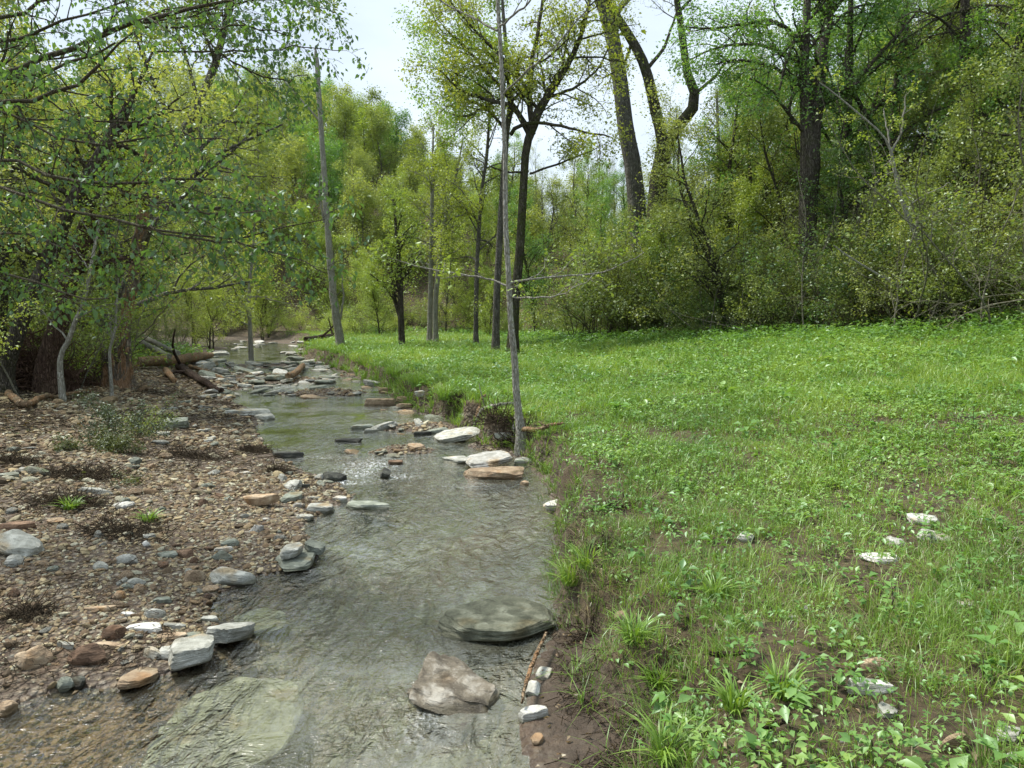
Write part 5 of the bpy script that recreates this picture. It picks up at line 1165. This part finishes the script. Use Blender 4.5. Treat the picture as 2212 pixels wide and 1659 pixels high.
for i, (X, Y, w_, n) in enumerate([(180,1030,190,900),(553,975,60,500),(600,1020,60,300),(150,1085,190,600),(30,1000,110,500),(420,985,140,400),(260,1150,200,400),(60,1330,120,200),(1300,1180,60,60),(1330,1100,50,60),(1300,900,130,140),(990,880,70,160),(1500,700,120,120),(1260,1380,60,60)]):
    tangle('debris', X, Y, w_, 12, n, ['brown flood debris of twigs caught on the gravel bar', 'dark twig debris at the water edge of the bar', 'brown twig debris beside the dark rapid rock', 'matted brown debris below the larger patch', 'dark twiggy debris at the wood edge', 'thin twig debris by the square grey block', 'scattered fine twigs on the brown soil of the bar', 'fine twigs in the red gravel at the picture edge', 'brown dead stems at the eroded bank top', 'roots and stems hanging over the muddy bank', 'flattened dead stems in the meadow', 'dead stems on the bank by the tan slab row', 'dead twigs where meadow meets thicket', 'thin twigs on the bare bank soil'][i], 50 + i, cat='debris', thick=.003, kind='stuff', leng=.22, flatz=.12)

# small plants one can point at
def own_bush(name, label, X, Y, mat, H, seed, leafn=12, leaf=.03, bark='b_twig', cat='shrub', stems=10, w=.6, n2=6):
    g = on_ground(X, Y); b = bush(seed, H, stems, leafn, leaf, .045, .06, .008, n2, 4, w).meshes(bark, mat)
    put(name, b, tuple(g), 0, (1, 1, 1), label, cat, parts=('stems', 'crown'))
own_bush('shrub', 'dark small leaved bush on the gravel bar near the stump', 262, 950, 'l_dark', .95, 61, 12, .03)
own_bush('shrub', 'pale leaved twiggy bush growing against the dark bush', 320, 935, 'l_brown', .7, 62, 7, .028)
own_bush('evergreen_shrub', 'low dark evergreen clump in front of the dark bush', 205, 975, 'l_conifer', .5, 63, 26, .028, w=1.)
own_bush('evergreen_shrub', 'small dark evergreen sprig on debris below the clump', 235, 1040, 'l_conifer', .28, 64, 18, .025, w=1.2)
own_bush('shrub', 'rounded pale olive bush where the meadow meets the thicket', 1568, 728, 'l_olive', 1.25, 65, 14, .05, w=1.1, stems=16)
own_bush('shrub', 'greenish bush beside the rounded pale olive one', 1490, 735, 'l_brown', .9, 66, 12, .05, w=1.1, stems=14)
def tussock(X, Y, n, H, label, seed, dark=0.):
    r = np.random.default_rng(seed); g = on_ground(X, Y)
    v, f, t = blades(r, np.zeros((1, 3)), np.array([H]), np.array([.011]), np.array([.9]), n, np.array([H * .35]), np.array([.45 - dark]), 4)
    props(link('grass_tussock', mesh_np('grass_tussock', v, f, M['grass'], {'tint': ('FACE', 'FLOAT', t)}), loc=tuple(g)), label, 'grass tussock')
for i, (X, Y, H, lab) in enumerate([(905,838,.45,'dark arching grass tussock overhanging the stone row'),(785,795,.5,'blue green grass tussock at the stream bend'),(960,868,.35,'bright grass tussock over the bank above the gravel spit'),(855,825,.4,'grass tussock between the two largest ones over the bank'),
        (628,782,.35,'small bright tussock growing in the riffle stones'),(478,800,.25,'tiny grass tuft in the middle of the far riffle'),(1235,1265,.22,'long bladed tuft hanging over the muddy bank by the huge slab'),(1270,1225,.2,'grass tuft above the long bladed one on the bank'),(1545,1290,.16,'broad bladed bright tuft in the near grass'),
        (1590,1530,.15,'splayed grass tuft beside the bare mud'),(1420,1480,.14,'yellowish tuft over the mud scar'),(1370,1380,.16,'tuft on the brow of the bank above the bare mud'),(1690,1500,.16,'dense bright tuft beside the square white rock'),(1440,1640,.18,'tuft at the bottom of the muddy bank'),(152,1600 - 500,.15,'small grass tuft on the gravel bar'),(322,1128,.14,'thin green tuft on the brown soil of the bar')]):
    tussock(X, Y, 170 if H > .3 else 90, H, lab, 80 + i, .25 if 'dark' in lab or 'blue' in lab else 0)
def herb(X, Y, size, n, H, label, seed, mat='forb'):
    r = np.random.default_rng(seed); g = on_ground(X, Y); lv = np.repeat(np.arange(3), n // 3 + 1)[:n]; a = r.uniform(0, 6.28, n) + lv; z = H * (.35 + .32 * lv)
    c = np.stack([np.cos(a) * .012, np.sin(a) * .012, z], -1); d = np.stack([np.cos(a), np.sin(a), r.normal(.1, .2, n)], -1)
    v, f = leaf_mesh(r, c, d, np.tile([[0, 0, 1.]], (n, 1)), size * r.uniform(.7, 1.2, n), .55, .1)
    tn = r.uniform(.2, .6, 2 * n); me = mesh_np('leaves', v, f, M[mat], {'tint': ('FACE', 'FLOAT', tn)})
    sv_, sf = tubes(np.array([[[0, 0, -.02], [.005, 0, H * .5], [0, .005, H]]]), np.array([[.004, .003, .002]]), 5)
    put('leafy_plant', (mesh_np('stem', sv_, sf, M['b_twig']), me), tuple(g), 0, (1, 1, 1), label, 'plant', parts=('stem', 'leaves'))
for i, (X, Y, s_, n, H, lab) in enumerate([(1795,1000,.12,9,.3,'big grey green leaved plant standing above the meadow grass'),(1752,985,.10,8,.25,'smaller grey green leaved plant beside the big one'),(2060,905,.085,15,.3,'bright yellow green leafy plant in the lush grass'),(2100,935,.085,15,.28,'yellow green leafy plant just below the brightest one'),
        (2030,880,.08,12,.28,'yellow green plant at the top of the bright patch'),(2000,985,.07,12,.2,'pale leafed plant under the yellow green patch'),(2140,1010,.09,12,.22,'wide leaved plant right of the yellow green patch'),(1320,1010,.09,14,.14,'light green rosette with long leaves above the mud bank'),(1275,1000,.08,12,.12,'second light green rosette closer to the mud bank'),
        (1925,1330,.06,12,.14,'fresh green herb clump near the small white slab'),(2090,1270,.06,14,.16,'broad leaved weed clump beyond the small white slab'),(1735,1540,.045,8,.07,'two bright broad leaves low in the near grass'),(2120,1480,.045,12,.12,'dark green herb near the tan stones'),(1390,1165,.045,10,.1,'small bright sprig on the bank brow'),(1880,1640,.04,14,.1,'ferny green herb at the bottom of the grass')]):
    herb(X, Y, s_, n, H, lab, 120 + i)

# broad leaved tree whose boughs hang over the gravel bar from beyond the picture edge
def near_tree():
    r = np.random.default_rng(77); p = Plant(); bx, by = -7.6, 6.6; g = float(ground(bx, by))
    p.w(path([(bx, by, g - .3, .26), (bx + .1, by, g + .3, .2), (bx + .2, by + .2, 2.4, .17), (bx + .1, by + .3, 4.4, .13), (bx + .3, by + .2, 6.5, .07)], 16), 12)
    limbs = [([(0,160,13),(60,140,12),(133,112,11),(283,52,10),(433,15,7),(560,-20,4)], 7.2, 6.6), ([(0,222,9),(60,214,9),(127,200,8),(200,157,7),(240,110,5),(300,60,3)], 6.6, 6.0), ([(0,168,8),(80,158,7),(150,135,6),(250,95,4)], 6.9, 6.6),
        ([(0,235,5),(100,285,5),(207,310,5),(300,300,4),(367,288,2)], 7., 6.2), ([(0,345,7),(60,360,7),(133,387,7),(267,389,6),(370,388,5),(460,384,3)], 6.2, 5.8), ([(0,402,7),(60,425,7),(133,450,7),(283,484,6),(383,507,5),(510,505,4),(600,490,3),(700,470,2)], 6.0, 5.6),
        ([(283,484,5),(400,515,5),(520,530,4),(640,560,3),(700,590,2)], 5.8, 5.6), ([(60,256,4),(180,262,4),(290,262,4),(417,293,3),(493,302,2)], 6.6, 6.2), ([(317,443,4),(400,455,4),(500,462,3),(633,450,2)], 5.9, 5.6), ([(283,50,6),(340,52,5),(433,60,4),(540,58,3),(640,80,2)], 6.7, 7.4),
        ([(333,112,4),(430,115,4),(540,110,3),(667,100,2),(735,112,1.5)], 7.0, 7.8), ([(300,60,5),(420,30,4),(560,0,3),(680,10,2),(740,40,1.5)], 7.2, 8.2), ([(433,70,4),(500,130,4),(600,170,3),(660,160,2)], 7.2, 7.6), ([(0,590,6),(60,600,5),(150,640,4),(240,650,3)], 6.2, 5.8), ([(150,385,4),(280,420,4),(420,450,3),(500,470,2)], 6, 5.9),
        ([(0,90,8),(100,60,6),(220,20,4),(330,-20,3)], 7.5, 7.2), ([(0,40,8),(120,-5,6),(260,-40,4)], 8, 8), ([(0,300,5),(90,330,4),(190,350,3),(280,345,2)], 7.5, 7.5), ([(0,500,5),(100,520,4),(200,560,3),(300,590,2)], 6.8, 6.4), ([(400,20,4),(500,40,3),(580,75,2)], 7.5, 8.)]
    tw = []
    for L, a, b in limbs:
        q = PX(L, a, b)
        if L[0][0] == 0:
            x, y, z, rr_ = q[0]; q = [(bx + .1, by + .1, min(max(z - .7, g + .8), 6.2), rr_ * 1.6), (x - .9, (y + by) / 2, z - .12, rr_ * 1.25)] + q
        T = path(q, 18, .012, r); p.w(T, 7)
        n = 17 if L[0][0] == 0 else 13
        A = kids(r, *T, n, .3 if L[0][0] == 0 else .1, 1., 1., 48, .03, .12, 6, .5, base_len=.75, droop=.03, flat=.5, shape=.4); p.w(A, 4); tw.append(A)
    for A in tw:
        B = kids(r, *A, 4, .2, 1., .5, 45, -.03, .16, 4, .6, flat=.5, droop=.06); p.w((B[0], np.maximum(B[1], .002)), 3)
        for Q, n in ((A, 7), (B, 5)):
            p.f(foliage(r, Q[0], n, .056, .035, t0=.35, asp=.56, droop=1.3, up=.3, sv=.22))
    return world_put('broad_leaved_tree', p, 'b_twig', 'l_near', (bx, by, g), 'broad leaved tree whose drooping leafy boughs hang over the gravel bar')
near_tree()
print('plants', NPLANT[0])
